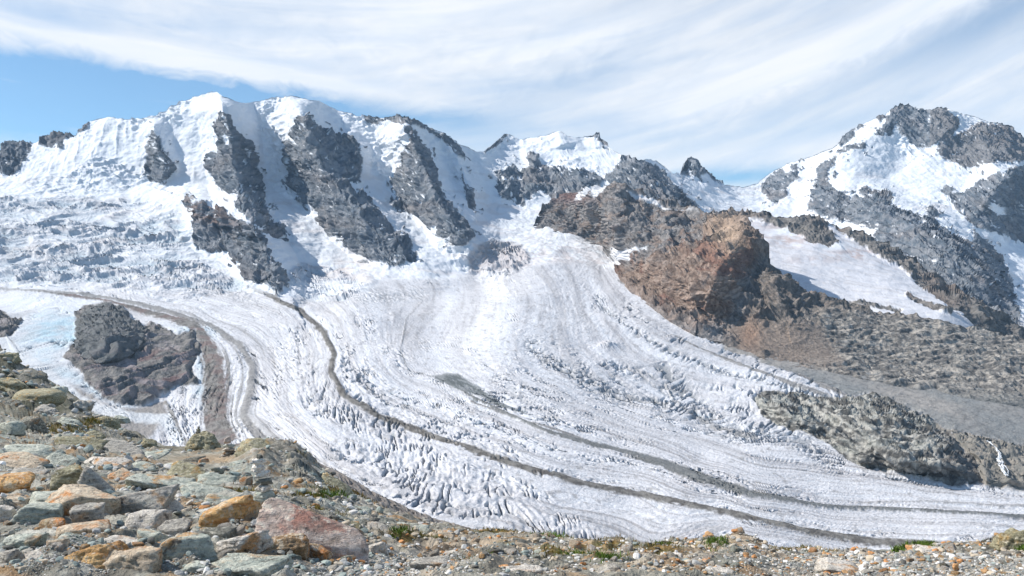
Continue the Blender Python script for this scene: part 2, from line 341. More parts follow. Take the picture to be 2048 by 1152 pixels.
# ribs: crest polyline, amplitude m, left width px, right width px
RIBS = [([(438,186),(443,216),(462,270),(467,330),(482,400),(520,440),(585,482)], 230, 60, 62),
  ([(300,240),(312,275),(325,320),(330,365)], 90, 26, 34),
  ([(575,192),(605,232),(630,300),(680,380),(735,440),(780,480),(838,520)], 260, 80, 70),
  ([(690,262),(718,300),(722,345)], 90, 30, 25),
  ([(800,232),(812,262),(838,320),(862,390),(910,450),(945,490)], 220, 60, 55),
  ([(880,265),(905,300),(928,350),(950,420)], 90, 28, 34),
  ([(370,396),(440,420),(500,450),(530,490),(560,540),(580,585)], 210, 90, 42),
  ([(205,233),(190,300),(150,370)], 30, 80, 90),
  ([(1064,303),(1070,350),(1060,405)], 60, 26, 40), ([(1000,335),(1008,370),(1000,402)], 50, 16, 30),
  ([(1260,312),(1300,360),(1340,392),(1400,432)], 200, 75, 45), ([(1150,335),(1170,360),(1150,402)], 60, 40, 25),
  ([(1383,312),(1390,335),(1398,362)], 80, 25, 32),
  ([(1115,261),(1125,300)], 60, 50, 60), ([(1192,270),(1190,300)], 60, 30, 40),
  ([(1800,211),(1775,245),(1720,290),(1660,330),(1640,380),(1650,440)], 110, 60, 90),
  ([(1890,214),(1900,260),(1850,300)], 100, 60, 50),
  ([(1975,245),(1990,300),(1960,340)], 160, 70, 80), ([(1700,400),(1780,430),(1880,480),(1950,540),(2030,620)], 330, 120, 60),
  ([(1590,325),(1580,370),(1555,412)], 110, 40, 35), ([(2048,320),(1990,380),(1960,430)], 180, 60, 80)]
def add_ribs(U, V, Yd, ribs, k=1.0):
    wob = 1 + 0.0 * U
    for line, amp, wl, wr in ribs:
        L = np.array(line, float); d, t, sg = polyline_d(U, V, L, 150)
        # sg>0 : right side in image when line runs downwards (v grows) -> left of direction
        down = L[-1, 1] > L[0, 1]
        left = (sg > 0) if down else (sg < 0)
        w = np.where(left, wl, wr); x = np.clip(1 - d / w, 0, 1)
        fade = (ss(0, 0.10, t) * 0.55 + 0.45) * (0.35 + 0.65 * ss(1.0, 0.72, t))
        Yd = Yd - k * amp * fade * (0.75 * x + 0.25 * x * x * (3 - 2 * x)) 
    return Yd

def cols(u0, u1, n, frac=0.90):
    """column positions, dense over the valley in view and coarser to the sides"""
    a, b = max(u0, -30), min(u1, 2080); q = np.linspace(0, 1, n)
    if a > u0: return np.interp(q, [0, (1 - frac) / 2, 1 - (1 - frac) / 2, 1], [u0, a, b, u1])
    return np.interp(q, [0, 0.94, 1], [u0, b, u1])
nc, nr = 1330, 540
U = cols(-330, 2380, nc)[None].repeat(nr, 0)
t = np.linspace(0, 1, nr)[:, None]
top = SIL(U[0]); bot = np.minimum(FT(U[0]) + 30, 1140)
V = top + (bot - top) * t
Yd = YB(U, V)
P0 = unproj(U, V, Yd)
# --- flow coordinates of the glacier
FL = {'A': (0, 0, [(510,575),(600,620),(650,665),(670,705),(662,745),(690,790),(760,830),(860,870),(960,905),(1040,930),(1150,960),(1280,985),(1450,1020),(1600,1055),(1750,1080),(1900,1090)]),
  'B': (380, 0, [(850,590),(810,640),(800,700),(815,740),(870,760),(940,795),(1040,838),(1130,872),(1250,905),(1400,958),(1500,985),(1650,1005),(1800,1015),(2048,1027)]),
  'C': (1000, 0, [(1190,575),(1240,640),(1300,690),(1400,722),(1550,760),(1650,785)]),
  'D': (700, 0, [(1100,600),(1090,680),(1150,760),(1300,840),(1450,880),(1600,912),(1700,938),(1850,960),(2048,982)]),
  'E': (-380, 0, [(50,578),(200,588),(330,615),(420,645),(480,680),(510,720),(505,780),(492,830),(520,870),(580,920)]),
  'F': (-520, 0, [(100,585),(330,630),(390,652),(430,690),(445,740),(440,800),(450,880)]),
  'G': (-190, 350, [(560,640),(590,720),(590,800),(650,880),(760,950),(900,1010),(1100,1060),(1300,1100)])}
pp, fp = [], []
for k, (psi, off, line) in FL.items():
    a = np.array(line, float); w3 = unproj(a[:, 0], a[:, 1], YB(a[:, 0], a[:, 1]))
    al = off + np.concatenate([[0], np.cumsum(np.linalg.norm(np.diff(w3, axis=0), axis=1))])
    for (u_, v_), s_ in zip(line, al): pp.append((u_, v_, psi)); fp.append((u_, v_, s_))
PSI = Field(pp, 1e-3)(U, V).astype(np.float32); PHI = Field(fp, 3e-3)(U, V).astype(np.float32)

wu = (6 * fbm(P0 / 90, 3)).astype(np.float32); wv = (6 * fbm(P0 / 90 + 50, 3)).astype(np.float32)
fine = fbm(P0 / 28 + 9, 3)
Uw, Vw = U + wu, V + wv
# --- rock masks
nid = np.zeros(U.shape, np.int32); rid = np.zeros(U.shape, np.int32); rsd = np.full(U.shape, 1e3, np.float32)
for k, (ow, poly, wp) in ROCKS.items():
    d = sdf(U + wu * wp / 9, V + wv * wp / 9, poly) + fine * wp * 0.5
    m = d < rsd; rsd = np.where(m, d, rsd); nid = np.where(m, k, nid); rid = np.where((d < 0) & m, k, rid)
for poly in SNOWPATCH: rid[sdf(Uw, Vw, poly) + fine * 4 < 0] = 0
# thin snow on ledges, couloirs running down the faces
q = P0 * np.array([1 / 45, 1 / 120, 1 / 120]); q[..., 0] += P0[..., 2] / 130
ledge = fbm(q + 5, 4, 0.55)
rid[(rid > 0) & (ledge > 0.50 + 0.30 * ss(0, -20, rsd))] = 0
gul = P0[..., 0] + 0.5 * P0[..., 2] + 25 * fbm(P0 / 120 + 60, 2)
fil = noise(np.stack([gul / 34, P0[..., 2] / 420, P0[..., 1] / 500], -1)); fil2 = fbm(P0 / 90 + 44, 2)
rid[(rid > 0) & (np.abs(fil) < 0.035) & (fil2 > 0.30) & (U < 1340)] = 0
lay = (P0[..., 2] + 0.45 * P0[..., 0]) / 34 + 1.6 * noise(P0 / 130); fil3 = fbm(P0 * np.array([1 / 60, 1 / 60, 1 / 40]) + 15, 3)
rid[(rid > 0) & (lay - np.floor(lay) < 0.13) & (fil3 > 0.48)] = 0
# small rocks showing through the snow near the faces
pk = fbm(P0 / 60 + 33, 4, 0.6)
near = (rid == 0) & (rsd > 1) & (rsd < 16) & (pk > 0.72) & (U < 2300)
rid[near] = nid[near]; rsd = np.where(near, -2, rsd)
# --- depth with ribs
Yd = add_ribs(U + wu * 0.8, V, Yd, RIBS, 1.35)
# rock faces stand proud
Yd = Yd - 22 * ss(2, -14, rsd)
# nunatak, left rock, right outcrop, bank
dn = sdf(Uw, Vw, NUN_TOP); dl = sdf(Uw, Vw, NUN_L); do = sdf(Uw, Vw, OUT_R); db = sdf(Uw, Vw, BANK_R); dd = sdf(Uw * 1.0, Vw, DEB_R)
knob = np.clip(1 - (((U - 215) / 72) ** 2 + ((V - 665) / 62) ** 2), 0, 1) ** 0.6
Yd = Yd - 25 * ss(0, -22, dn) - 130 * knob * ss(4, -8, dn)
Yd = Yd - 60 * ss(2, -25, dl)
Yd = Yd - 85 * ss(2, -40, do) - 50 * np.clip(1 - np.abs((U - 1780) / 130) ** 1.5, 0, 1) * ss(0, -30, do) - 35 * ss(0, -14, db)
Yd = Yd + 40 * np.exp(-((U - (1640 + (V - 830) * 1.4)) / 26) ** 2) * ss(0, -30, do)
P = unproj(U, V, Yd)
N = vnormals(blur(P, 5))
# --- weights
foot = prof([(-700, 575), (0, 578), (300, 582), (480, 575), (560, 592), (640, 604), (700, 592), (770, 562), (900, 556), (1000, 545), (1100, 528), (1180, 522), (1235, 545), (1300, 560), (2700, 700)])(U)
wg = ss(-12, 10, V - foot)                                    # glacier proper
icef = ss(14, -30, sdf(U + 3 * wu, V + 3 * wv, [(-400,385),(0,388),(200,395),(362,412),(385,500),(470,540),(560,590),(300,590),(0,582),(-400,575)]))
icef = np.maximum(icef, ss(8, -8, sdf(U, V, [(560,560),(600,525),(690,545),(740,570),(690,600),(600,600)])))
icef = np.maximum(icef, ss(8, -8, sdf(U, V, [(938,545),(940,500),(985,478),(1040,490),(1062,520),(1040,545),(1000,560)])))
islands = np.minimum(np.minimum(dn, dl), np.minimum(np.minimum(do, db), dd))
isl = ss(3, -3, islands)
iceg = wg * (1 - isl)
rockw = ss(3, -5, rsd) * (rid > 0)
def groove_disp(P, S, sd_=0.0, an=(1, 1, 1)):
    p = P / S * np.array(an); w = fbm(P / (S * 0.7) + 3, 2); p = p + 0.3 * w[..., None] + sd_
    a = ridged(p, 6, 0.6); b = fbm(p * 0.6 + 31, 5, 0.55)
    return S * (-0.09 * np.clip(a - 0.55, 0, 3) + 0.14 * b)
def rock_disp(P, S, sd_=0.0, zs=0.55):
    p = P / S; w = fbm(P / (S * 0.8) + 3, 2); pw = p + 0.35 * w[..., None]; pw = pw * np.array([1, 1, zs])
    a = ridged(pw + sd_, 7, 0.56) - 0.8
    # bedding: steps dipping to the right
    st = (P[..., 2] + 0.45 * P[..., 0] + 0.2 * P[..., 1]) / (S * 0.16) + 2.0 * noise(P / (S * 0.7))
    fr = st - np.floor(st); b = np.minimum(fr * 3, 1) - fr
    return S * (0.15 * a + 0.055 * b)
dr = np.zeros(U.shape, np.float32)
sel = (rid > 0) | (rsd < 6)
Ps = P[sel]; gs = Ps[:, 0] + 0.5 * Ps[:, 2] + 18 * fbm(Ps / 90 + 60, 2)
gg = ridged(np.stack([gs / 55, Ps[:, 2] / 260, Ps[:, 1] / 260], -1), 4, 0.55, 3.0)
gf = ridged(np.stack([gs / 21, Ps[:, 2] / 110, Ps[:, 1] / 110], -1), 4, 0.6, 6.0)
bd = (Ps[:, 2] + 0.42 * Ps[:, 0]) / 17 + 1.5 * noise(Ps / 110); bd = bd - np.floor(bd)
dr[sel] = rock_disp(Ps, 150.0) * 0.55 + 15 * (gg - 0.7) + 6 * (gf - 0.7) + 4.0 * (np.minimum(bd * 3, 1) - bd)
disp = dr * np.clip(rockw + 0.25 * (rsd < 6), 0, 1)
# snow faces: wind-packed bulges, hanging ice
snowface = (1 - wg) * (1 - rockw)
steep = ss(0.25, 0.75, -N[..., 1]) 
sb = fbm(P * np.array([1 / 150, 1 / 150, 1 / 110]), 5, 0.5, 2.0)
ser = ridged(P * np.array([1 / 75, 1 / 75, 1 / 40]), 4, 0.55, 8.0)
hang = ss(0.05, 0.5, fbm(P / 420 + 21, 2) + 0.25 * ss(900, 200, np.abs(U - 600)))
disp = disp + snowface * (1 - icef) * (11 * sb + hang * steep * 13 * (ser - 0.7) + 2.6 * fbm(P / 34 + 3, 3, 0.6))
flu = ridged(np.stack([(P[..., 0] + 0.35 * P[..., 2]) / 46, P[..., 2] / 330, P[..., 1] / 400], -1), 3, 0.5, 9.0)
disp = disp + snowface * (1 - icef) * steep * 5 * (flu - 0.6) * ss(-0.2, 0.4, fbm(P / 500 + 9, 2))
ib = ridged((P + 30 * fbm(P / 150 + 4, 2)[..., None]) * np.array([1 / 170, 1 / 90, 1 / 34]), 6, 0.62, 4.0)
icef = icef * (0.5 + 0.5 * ss(-0.35, 0.25, fbm(P * np.array([1 / 420, 1 / 300, 1 / 90]) + 71, 3)))
disp = disp + (1 - rockw) * icef * (1 - isl) * 17 * (ib - 0.8)
P = P + N * disp[..., None]
# glacier relief: crevasses across the flow, ridges along it
cz = np.stack([PHI, PSI, PHI * 0], -1)
cmask = ss(-0.10, 0.75, fbm(cz / np.array([500, 160, 1]) + 3, 3) + 0.5 * fbm(cz / np.array([130, 50, 1]) + 13, 2) + 0.65 * np.exp(-((U - 830) / 330) ** 2 - ((V - 920) / 120) ** 2)
           + 0.45 * np.exp(-((U - 1420) / 330) ** 2 - ((V - 815) / 60) ** 2) + 0.25 * np.exp(-((U - 560) / 200) ** 2 - ((V - 800) / 130) ** 2) - 0.35 * np.exp(-((U - 1050) / 350) ** 2 - ((V - 640) / 60) ** 2)
           - 0.30 * ss(1400, 1900, U) * ss(930, 1000, V))
wob = 0.9 * fbm(cz / np.array([120, 120, 1]) + 7, 2)
wob = wob + 0.5 * fbm(cz / np.array([28, 34, 1]) + 19, 2)
PHC = PHI + 0.7 * PSI * ss(790, 900, V) * ss(1300, 1050, U) + 0.25 * PSI
cr = noise(np.stack([PHC / 13 + wob * 0.8 + PSI / 90, PSI / 85 + 0.6 * wob - PHI / 200, PHI * 0 + 1.7], -1))
cwid = 0.17 + 0.08 * noise(cz / np.array([45, 45, 1]) + 27)
crpatch = ss(-0.15, 0.25, noise(np.stack([PHI / 33 + wob, PSI / 40 + PHI / 80, PHI * 0 + 3.3], -1)))
crev = -np.clip(cwid - np.abs(cr), 0, 1) / cwid * crpatch                 # narrow slots
cr2 = noise(np.stack([PHC / 10 + wob, PSI / 16 - wob, PHI * 0 + 8.3], -1))
cr3 = noise(np.stack([PHI / 95, PSI / 22 + 0.6 * wob, PHI * 0 + 5.1], -1))
rid_l = fbm(np.stack([PHI / 380, PSI / 42, PHI * 0 + 2.2], -1), 4, 0.55)
edgeR = ss(0, 40, np.where(U > 1200, V - np.interp(U, [1200, 1226, 1260, 1300, 1340, 1400, 1460, 1530], [520, 560, 585, 613, 642, 673, 696, 722]), 99))
humm = fbm(np.stack([PHI / 26, PSI / 20, PHI * 0 + 6.6], -1), 4, 0.6)
gz = iceg * (cmask * (12.0 * crev + 2.5 * cr2 + 2.0 * cr3 + 2.5 * humm) + (1 - cmask) * (0.9 * humm + 0.4 * cr2) + (1.0 + 1.2 * cmask) * rid_l)
gz += iceg * 9 * fbm(P0 / 260, 3) * edgeR
# rock knobs inside the ice
kd = np.exp(-((U - 1218) / 20) ** 2 - ((V - 688) / 7) ** 2)
gz += 16 * kd * (0.5 + np.abs(noise(P0 / 12)))
# --- moraines on the ice
MOR = [('A', [(470,560),(510,577),(600,622),(648,665),(668,705),(662,745),(690,790),(760,832),(860,872),(960,906),(1040,932),(1150,962),(1280,988),(1450,1022),(1600,1057),(1750,1083),(1850,1090),(2048,1100),(2300,1110)], [(0,5),(0.1,9),(0.3,9),(0.6,9),(1.0,15)], 1.0),
  ('B', [(868,757),(900,770),(960,800),(1040,838),(1090,862),(1150,880),(1250,905),(1330,930),(1400,957),(1500,986),(1650,1007),(1800,1015),(1900,1022),(2048,1028),(2300,1036)], [(0,2),(0.1,4),(0.2,5),(0.27,7),(0.37,15),(0.44,12),(0.52,6),(0.62,4),(0.8,4),(1.0,5)], 0.9),
  ('B2', [(940,800),(1000,822),(1060,845),(1130,868),(1180,885)], [(0,2),(0.5,3),(1,4)], 0.8),
  ('E', [(-300,578),(0,578),(100,583),(200,592),(330,620),(420,650),(480,690),(506,730),(500,780),(485,830),(505,865),(560,905)], [(0,2),(0.45,4),(0.7,8),(1,17)], 0.75),
  ('F', [(60,580),(200,598),(330,632),(385,650),(412,690),(428,730),(432,790),(430,840),(455,895)], [(0,2),(0.3,4),(0.5,10),(0.7,32),(1,42)], 0.95),
  ('G', [(330,800),(345,830),(360,870),(375,890)], [(0,5),(1,8)], 0.8),
  ('H', [(10,668),(30,695),(45,712)], [(0,2),(0.5,7),(1,3)], 0.8),
  ('I', [(1235,560),(1290,590),(1340,640),(1400,672)], [(0,3),(1,6)], 0.7),
  ('J', [(1340,670),(1420,705),(1520,745),(1600,775),(1660,795)], [(0,1.5),(0.5,4),(1,7)], 0.75),
  ('K', [(1450,690),(1530,720),(1620,760),(1700,790)], [(0,3),(1,10)], 0.85),
  ('L', [(845,600),(812,640),(800,700),(815,740),(868,757)], [(0,1.5),(1,2.5)], 0.45),
  ('M', [(1330,760),(1345,790),(1380,820),(1440,850),(1510,870)], [(0,2),(0.5,7),(1,10)], 0.4),
  ('N', [(1700,1000),(1850,1000),(2048,1008)], [(0,1),(1,3)], 0.5)]
fgr = fbm(P0 / 9 + 70, 3, 0.6)
mor = np.zeros(U.shape, np.float32); mid = np.zeros(U.shape, np.int32)
fn = fbm(np.stack([PHI / 60, PSI / 18, PHI * 0 + 4], -1), 4, 0.6)
for i, (nm, line, wd, op) in enumerate(MOR):
    d, tt, sg = polyline_d(U, V, line, 80); w = np.interp(tt, [a for a, b in wd], [b for a, b in wd])
    w = w * 0.72; e = 1 - (d + fn * w * 0.35 + fgr * (1.0 + 0.12 * w)) / w
    m = ss(-0.15, 0.35, e) * op * (tt > 0.001) * (tt < 0.999)
    mid = np.where((m > 0.45) & (m > mor), i + 1, mid); mor = np.maximum(mor, m)
    gz += iceg * np.clip(1 - d / w, 0, 1) * (5 if nm in 'ABF' else 2) * (tt > 0)
DZ = [([(1065,690),(1100,722),(1150,750),(1210,772),(1270,795),(1340,805)], 15, 0.75), ([(1325,735),(1365,775),(1400,820),(1450,850),(1515,872)], 20, 0.7), ([(1240,738),(1300,752),(1350,790)], 12, 0.5),
  ([(1195,595),(1262,660),(1340,702),(1420,732),(1540,767),(1640,792)], 6, 0.6), ([(1450,850),(1530,870),(1600,890),(1680,925)], 16, 0.7), ([(700,600),(760,590),(840,590)], 14, 0.35), ([(990,760),(1050,800),(1110,830)], 10, 0.4), ([(600,600),(650,600),(690,595)], 8, 0.4), ([(420,580),(500,600),(560,625)], 8, 0.35)]
dz = np.zeros(U.shape, np.float32); dzn = ridged(np.stack([PHI / 16 + wob, PSI / 30 + wob, PHI * 0 + 7.7], -1), 4, 0.6)
for line, w_, am in DZ:
    d_, t_, _ = polyline_d(U + wu, V + wv, line, 70); dz = np.maximum(dz, am * np.exp(-(d_ / w_) ** 2))
dz = dz * ss(0.45, 1.0, dzn)
gz -= iceg * dz * 9
tri = ss(2, -4, sdf(U + 3 * wu / 6, V + 3 * wv / 6, [(862,755),(890,748),(915,742),(935,758),(965,776),(1000,798),(1068,832),(1030,822),(975,800),(925,782),(888,768)]) + fn * 4)
mid = np.where(tri > 0.5, 2, mid); mor = np.maximum(mor, tri * (0.72 + 0.25 * ss(-0.3, 0.3, fn)))
P[..., 2] += gz * (1 - 0.5 * mor)
# rock relief on the islands, outcrops
isel = islands < 6
di = np.zeros(U.shape, np.float32); Pi = P[isel]
di[isel] = groove_disp(Pi, 46.0, 5.0) + rock_disp(Pi, 55.0, 1.0, 0.8) * 0.9
# stratified slabs on the nunatak foot
stn = (Pi[:, 2] - 0.30 * Pi[:, 0]) / 25 + 1.3 * noise(Pi / 75); frn = stn - np.floor(stn)
sl = np.zeros(U.shape, np.float32); sl[isel] = (np.minimum(frn * 2.5, 1) - frn) * 20
di = di * (1 - 0.55 * ss(2, -6, dn) * ss(690, 710, V + 0.1 * U))
di = di * (1 - 0.85 * ss(3, -6, dd)) + sl * ss(2, -6, dn) * ss(690, 705, V + 0.1 * U)
P = P + N * (di * ss(3, -3, islands) * (1 - wg * 0)) [..., None] * 1.0
# --- colours (albedo, with lit ledge edges painted paler)
def mixc(a, b, w): return a + (b - a) * w[..., None]
n_a = fbm(P0 / 300 + 1, 4); n_b = fbm(P0 / 60 + 8, 4, 0.6); n_c = fbm(P0 / 18 + 2, 3)
col = np.broadcast_to(SNOW, P.shape).copy()
dirt = np.exp(-((V - 500 - 0.0 * U) / 60) ** 2) * ss(-0.2, 0.6, n_a)
warm = 0.35 * ss(0.15, 0.7, fbm(P0 * np.array([1 / 260, 1 / 200, 1 / 40]) + 6, 4)) * ss(300, 380, V)
col = mixc(col, C3(0.60, 0.52, 0.48), np.clip(warm * (1 - rockw), 0, 0.7))
band = ss(0.25, 0.6, fbm(P0 * np.array([1 / 220, 1 / 150, 1 / 16]) + 14, 4))
ic = ss(0.0, 1.0, icef)
col = mixc(col, C3(0.50, 0.49, 0.51), ic * (0.42 + 0.45 * band))
col = mixc(col, C3(0.40, 0.52, 0.60), ic * ss(0.1, -0.5, ib - 0.8) * 0.6)
for (uu, vv, a, b, am) in ((700, 535, 60, 22, 0.6), (740, 560, 70, 12, 0.4), (1110, 505, 90, 14, 0.45), (1180, 525, 60, 10, 0.5), (640, 545, 40, 14, 0.35), (1090, 470, 60, 12, 0.25), (60, 500, 120, 16, 0.4), (230, 420, 120, 10, 0.25)):
    col = mixc(col, C3(0.52, 0.42, 0.37), am * np.exp(-((U - uu) / a) ** 2 - ((V - vv) / b) ** 2) * ss(-0.5, 0.5, n_b) * (1 - rockw))
dome_ = ss(6, -6, sdf(Uw, Vw, [(938,548),(940,505),(985,480),(1040,490),(1066,522),(1045,552),(1000,562)]))
col = mixc(col, C3(0.42, 0.395, 0.40), dome_ * (0.55 + 0.4 * ss(-0.3, 0.3, n_c)))
col = mixc(col, C3(0.62, 0.56, 0.55), 0.55 * np.exp(-((U - 1090) / 150) ** 2 - ((V - 520) / 34) ** 2) * (1 - rockw) * ss(-0.6, 0.4, n_b))
# glacier ice: foliation streaks along the flow, grit, blue in the slots
fol = fbm(np.stack([PHI / 420, PSI / 11, PHI * 0 + 2], -1), 5, 0.62); fol2 = fbm(np.stack([PHI / 900, PSI / 60, PHI * 0 + 9], -1), 3)
gc = np.broadcast_to(C3(0.70, 0.695, 0.715), P.shape).copy()
gc = mixc(gc, C3(0.40, 0.385, 0.39), np.clip((0.30 + 0.45 * ss(820, 950, V) * ss(900, 1200, U)) * ss(0.0, 0.6, fol) + 0.34 * ss(0.0, 0.6, fol2) + 0.28 * ss(0.2, 0.8, humm + 0.4 * fol), 0, 1))
gc = mixc(gc, C3(0.78, 0.79, 0.82), 0.6 * ss(0.1, -0.6, fol2 + 0.3 * humm))
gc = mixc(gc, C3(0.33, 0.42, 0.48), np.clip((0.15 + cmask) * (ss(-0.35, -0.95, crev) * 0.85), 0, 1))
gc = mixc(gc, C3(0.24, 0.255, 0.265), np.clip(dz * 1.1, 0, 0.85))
gc = mixc(gc, C3(0.40, 0.39, 0.39), 0.75 * ss(0.35, 0.75, n_c + 0.25 * fn) )
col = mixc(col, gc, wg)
blue = np.exp(-((U - 120) / 75) ** 2 - ((V - 665) / 42) ** 2) + 0.5 * np.exp(-((U - 390) / 40) ** 2 - ((V - 665) / 18) ** 2) + 0.5 * np.exp(-((U - 400) / 12) ** 2 - ((V - 750) / 60) ** 2) + 0.5 * np.exp(-((U - 200) / 120) ** 2 - ((V - 780 - (U - 200) * 0.5) / 14) ** 2)
col = mixc(col, C3(0.36, 0.60, 0.72), np.clip(blue * (0.6 + 0.5 * n_b), 0, 0.65) * iceg)
wht = np.exp(-((U - 60) / 120) ** 2 - ((V - 603) / 14) ** 2)
col = mixc(col, SNOW, np.clip(wht, 0, 1) * iceg)
st_, st_t, _ = polyline_d(U, V, [(-20,660),(20,690),(90,748),(150,792),(205,818),(270,835),(330,840),(355,880)], 60)
strip = ss(15, 7, st_ + 4 * n_c)
debc = mixc(np.broadcast_to(C3(0.125, 0.115, 0.105), P.shape), C3(0.25, 0.235, 0.215), ss(-0.5, 0.5, n_c + 0.5 * fgr))
debc = mixc(debc, C3(0.125, 0.14, 0.14), ss(0.1, 0.3, tri + 0 * U) + (mid == 2) * 0.6 * (1 - ss(0.1, 0.3, tri)))
debc = mixc(debc, C3(0.20, 0.135, 0.12), (mid == 5) * ss(-0.3, 0.6, n_b) * 0.8)
lam = np.exp(-((PSI + 455) / 95) ** 4) * ss(650, 740, V) * ss(0.05, 0.35, fbm(np.stack([PHI / 700, PSI / 24, PHI * 0 + 31], -1), 3) + 0.15 * fgr)
lam = np.maximum(lam, 0.7 * np.exp(-((PSI + 400) / 90) ** 4) * ss(600, 640, V) * ss(0.25, 0.4, fbm(np.stack([PHI / 900, PSI / 20, PHI * 0 + 37], -1), 2)))
col = mixc(col, debc, np.maximum(mor, 0.85 * lam) * iceg)
# brown rock shelf under left tongue
scree = ss(4, -6, sdf(Uw, Vw, [(150,770),(200,800),(260,815),(300,812),(330,800),(335,830),(310,865),(290,885),(200,900),(150,860)]) + n_c * 4)
col = mixc(col, C3(0.30, 0.27, 0.245), scree * iceg * 0.9)
col = mixc(col, C3(0.68, 0.70, 0.72), strip * iceg * 0.85)
# rock colours
rc = mixc(np.broadcast_to(C3(0.125, 0.155, 0.19), P.shape), C3(0.285, 0.30, 0.325), ss(-0.5, 0.6, n_b))
rc = mixc(rc, C3(0.25, 0.20, 0.175), 0.40 * ss(0.1, 0.7, n_a))
rc = mixc(rc, C3(0.38, 0.38, 0.385), 0.6 * ss(0.2, 0.6, n_c))
rc = mixc(rc, C3(0.10, 0.115, 0.135), 0.55 * ss(0.25, 0.0, np.abs(lay - np.floor(lay) - 0.5)) * ss(-0.3, 0.3, fil3))
rc = mixc(rc, C3(0.30, 0.175, 0.115), 0.8 * np.exp(-((U - 420) / 50) ** 2 - ((V - 425 - (U - 420) * 0.35) / 26) ** 2) * ss(-0.4, 0.3, n_b))
rc = mixc(rc, C3(0.235, 0.215, 0.205), 0.5 * ((U > 1860) & (V < 340)))
rm = (rid > 0)
col[rm] = rc[rm]
nc_ = mixc(np.broadcast_to(C3(0.17, 0.165, 0.16), P.shape), C3(0.30, 0.28, 0.26), ss(-0.5, 0.6, n_c))
nc_ = mixc(nc_, C3(0.19, 0.115, 0.115), 0.75 * ss(-0.2, 0.4, n_b) * ss(2, -6, dn) * ss(695, 715, V))
frg = np.zeros(U.shape, np.float32); frg[isel] = frn
nc_ = mixc(nc_, C3(0.40, 0.36, 0.36), 0.7 * ss(0.55, 0.25, frg) * ss(-0.3, 0.3, n_b))  # lit edges of the slabs painted paler in the colour
nc_ = mixc(nc_, C3(0.15, 0.165, 0.17), 0.65 * (knob > 0.15))
col = mixc(col, nc_, ss(1.5, -1.5, np.minimum(dn, dl)))
oc = mixc(np.broadcast_to(C3(0.13, 0.125, 0.115), P.shape), C3(0.52, 0.50, 0.45), ss(-0.4, 0.40, n_c + 0.4 * n_b))
oc = mixc(oc, C3(0.24, 0.27, 0.25), 0.3 * ss(0.0, 0.5, n_b))
oc = mixc(oc, C3(0.17, 0.155, 0.145), 0.6 * ss(1860, 1900, U))
col = mixc(col, oc, ss(1.5, -1.5, do))
bc = mixc(np.broadcast_to(C3(0.23, 0.215, 0.19), P.shape), C3(0.32, 0.29, 0.25), ss(-0.5, 0.6, n_c))
bc = mixc(bc, C3(0.16, 0.165, 0.155), 0.6 * ss(0, 0.5, fbm(P0 * np.array([1 / 20, 1 / 20, 1 / 90]), 3)))
col = mixc(col, bc, ss(1.5, -1.5, db) * (do > 0))
dc = mixc(np.broadcast_to(C3(0.27, 0.275, 0.27), P.shape), C3(0.36, 0.335, 0.31), ss(-0.4, 0.6, n_a))
dc = mixc(dc, C3(0.14, 0.14, 0.135), 0.6 * ss(0.1, 0.6, n_c + 0.5 * fgr))
dc = mixc(dc, C3(0.40, 0.39, 0.37), 0.5 * ss(0.25, 0.7, fgr)); dc = mixc(dc, C3(0.20, 0.195, 0.19), 0.5 * ss(0.1, 0.5, fbm(np.stack([(P0[..., 0] - P0[..., 1]) / 14, (P0[..., 0] + P0[..., 1]) / 160, P0[..., 2] * 0], -1), 3)))
col = mixc(col, dc, ss(1.5, -1.5, dd) * (do > 0) * (db > 0))
# --- ids
OW = {'palu': 1, 'bella': 2, 'crast': 3, 'bernina': 4, 'glacier': 5, 'icefall': 6}
ids = np.where(wg > 0.5, 5, np.where(U < 960, 1, np.where(U < 1346, 2, np.where(U < 1455, 3, 4))))
ids = np.where((icef > 0.5) & (U < 600) & (wg <= 0.5), 6, ids)
for k, (ow, poly, wp) in ROCKS.items(): ids[rid == k] = 100 + k
ids = np.where((wg > 0.5) & (mid > 0) & (mor > 0.45) & (isl < 0.5), 50 + mid, ids)
ids = np.where(dl < 0, 11, ids); ids = np.where(dn < 0, 10, ids)
ids = np.where(dd < 0, 14, ids); ids = np.where(db < 0, 13, ids); ids = np.where(do < 0, 12, ids)
# back side behind the skyline
back = []
for kk, (dy, dz) in enumerate(((0.10, -0.16), (0.04, -0.05), (0.012, -0.006))):
    b = P[0].copy(); b[:, :2] *= 1 + dy; b[:, 2] += dz * P[0][:, 1]; back.append(b)
P = np.concatenate([np.array(back), P], 0)
col = np.concatenate([np.repeat(col[:1], 3, 0), col], 0); ids = np.concatenate([np.repeat(ids[:1], 3, 0), ids], 0)
NN = vnormals(P)
KE = np.interp(U[0], [1060, 1075, 1130, 1240, 1300, 1400, 1466, 1515, 1580, 1640, 1800, 2000, 2400], [999, 470, 420, 400, 430, 460, 465, 520, 600, 640, 660, 700, 800])
KB = np.interp(U[0], [1066, 1200, 1240, 1300, 1400, 1530, 1700, 2048, 2400], [440, 465, 530, 580, 640, 690, 725, 790, 840])
keep = np.ones(P.shape[:2], bool); keep[3:] = ~((V > KE) & (V < KB) & (U > 1100))
parts = split_grid(P, col, ids, NN, keep)
print('far grid', round(time.time() - T0, 1))
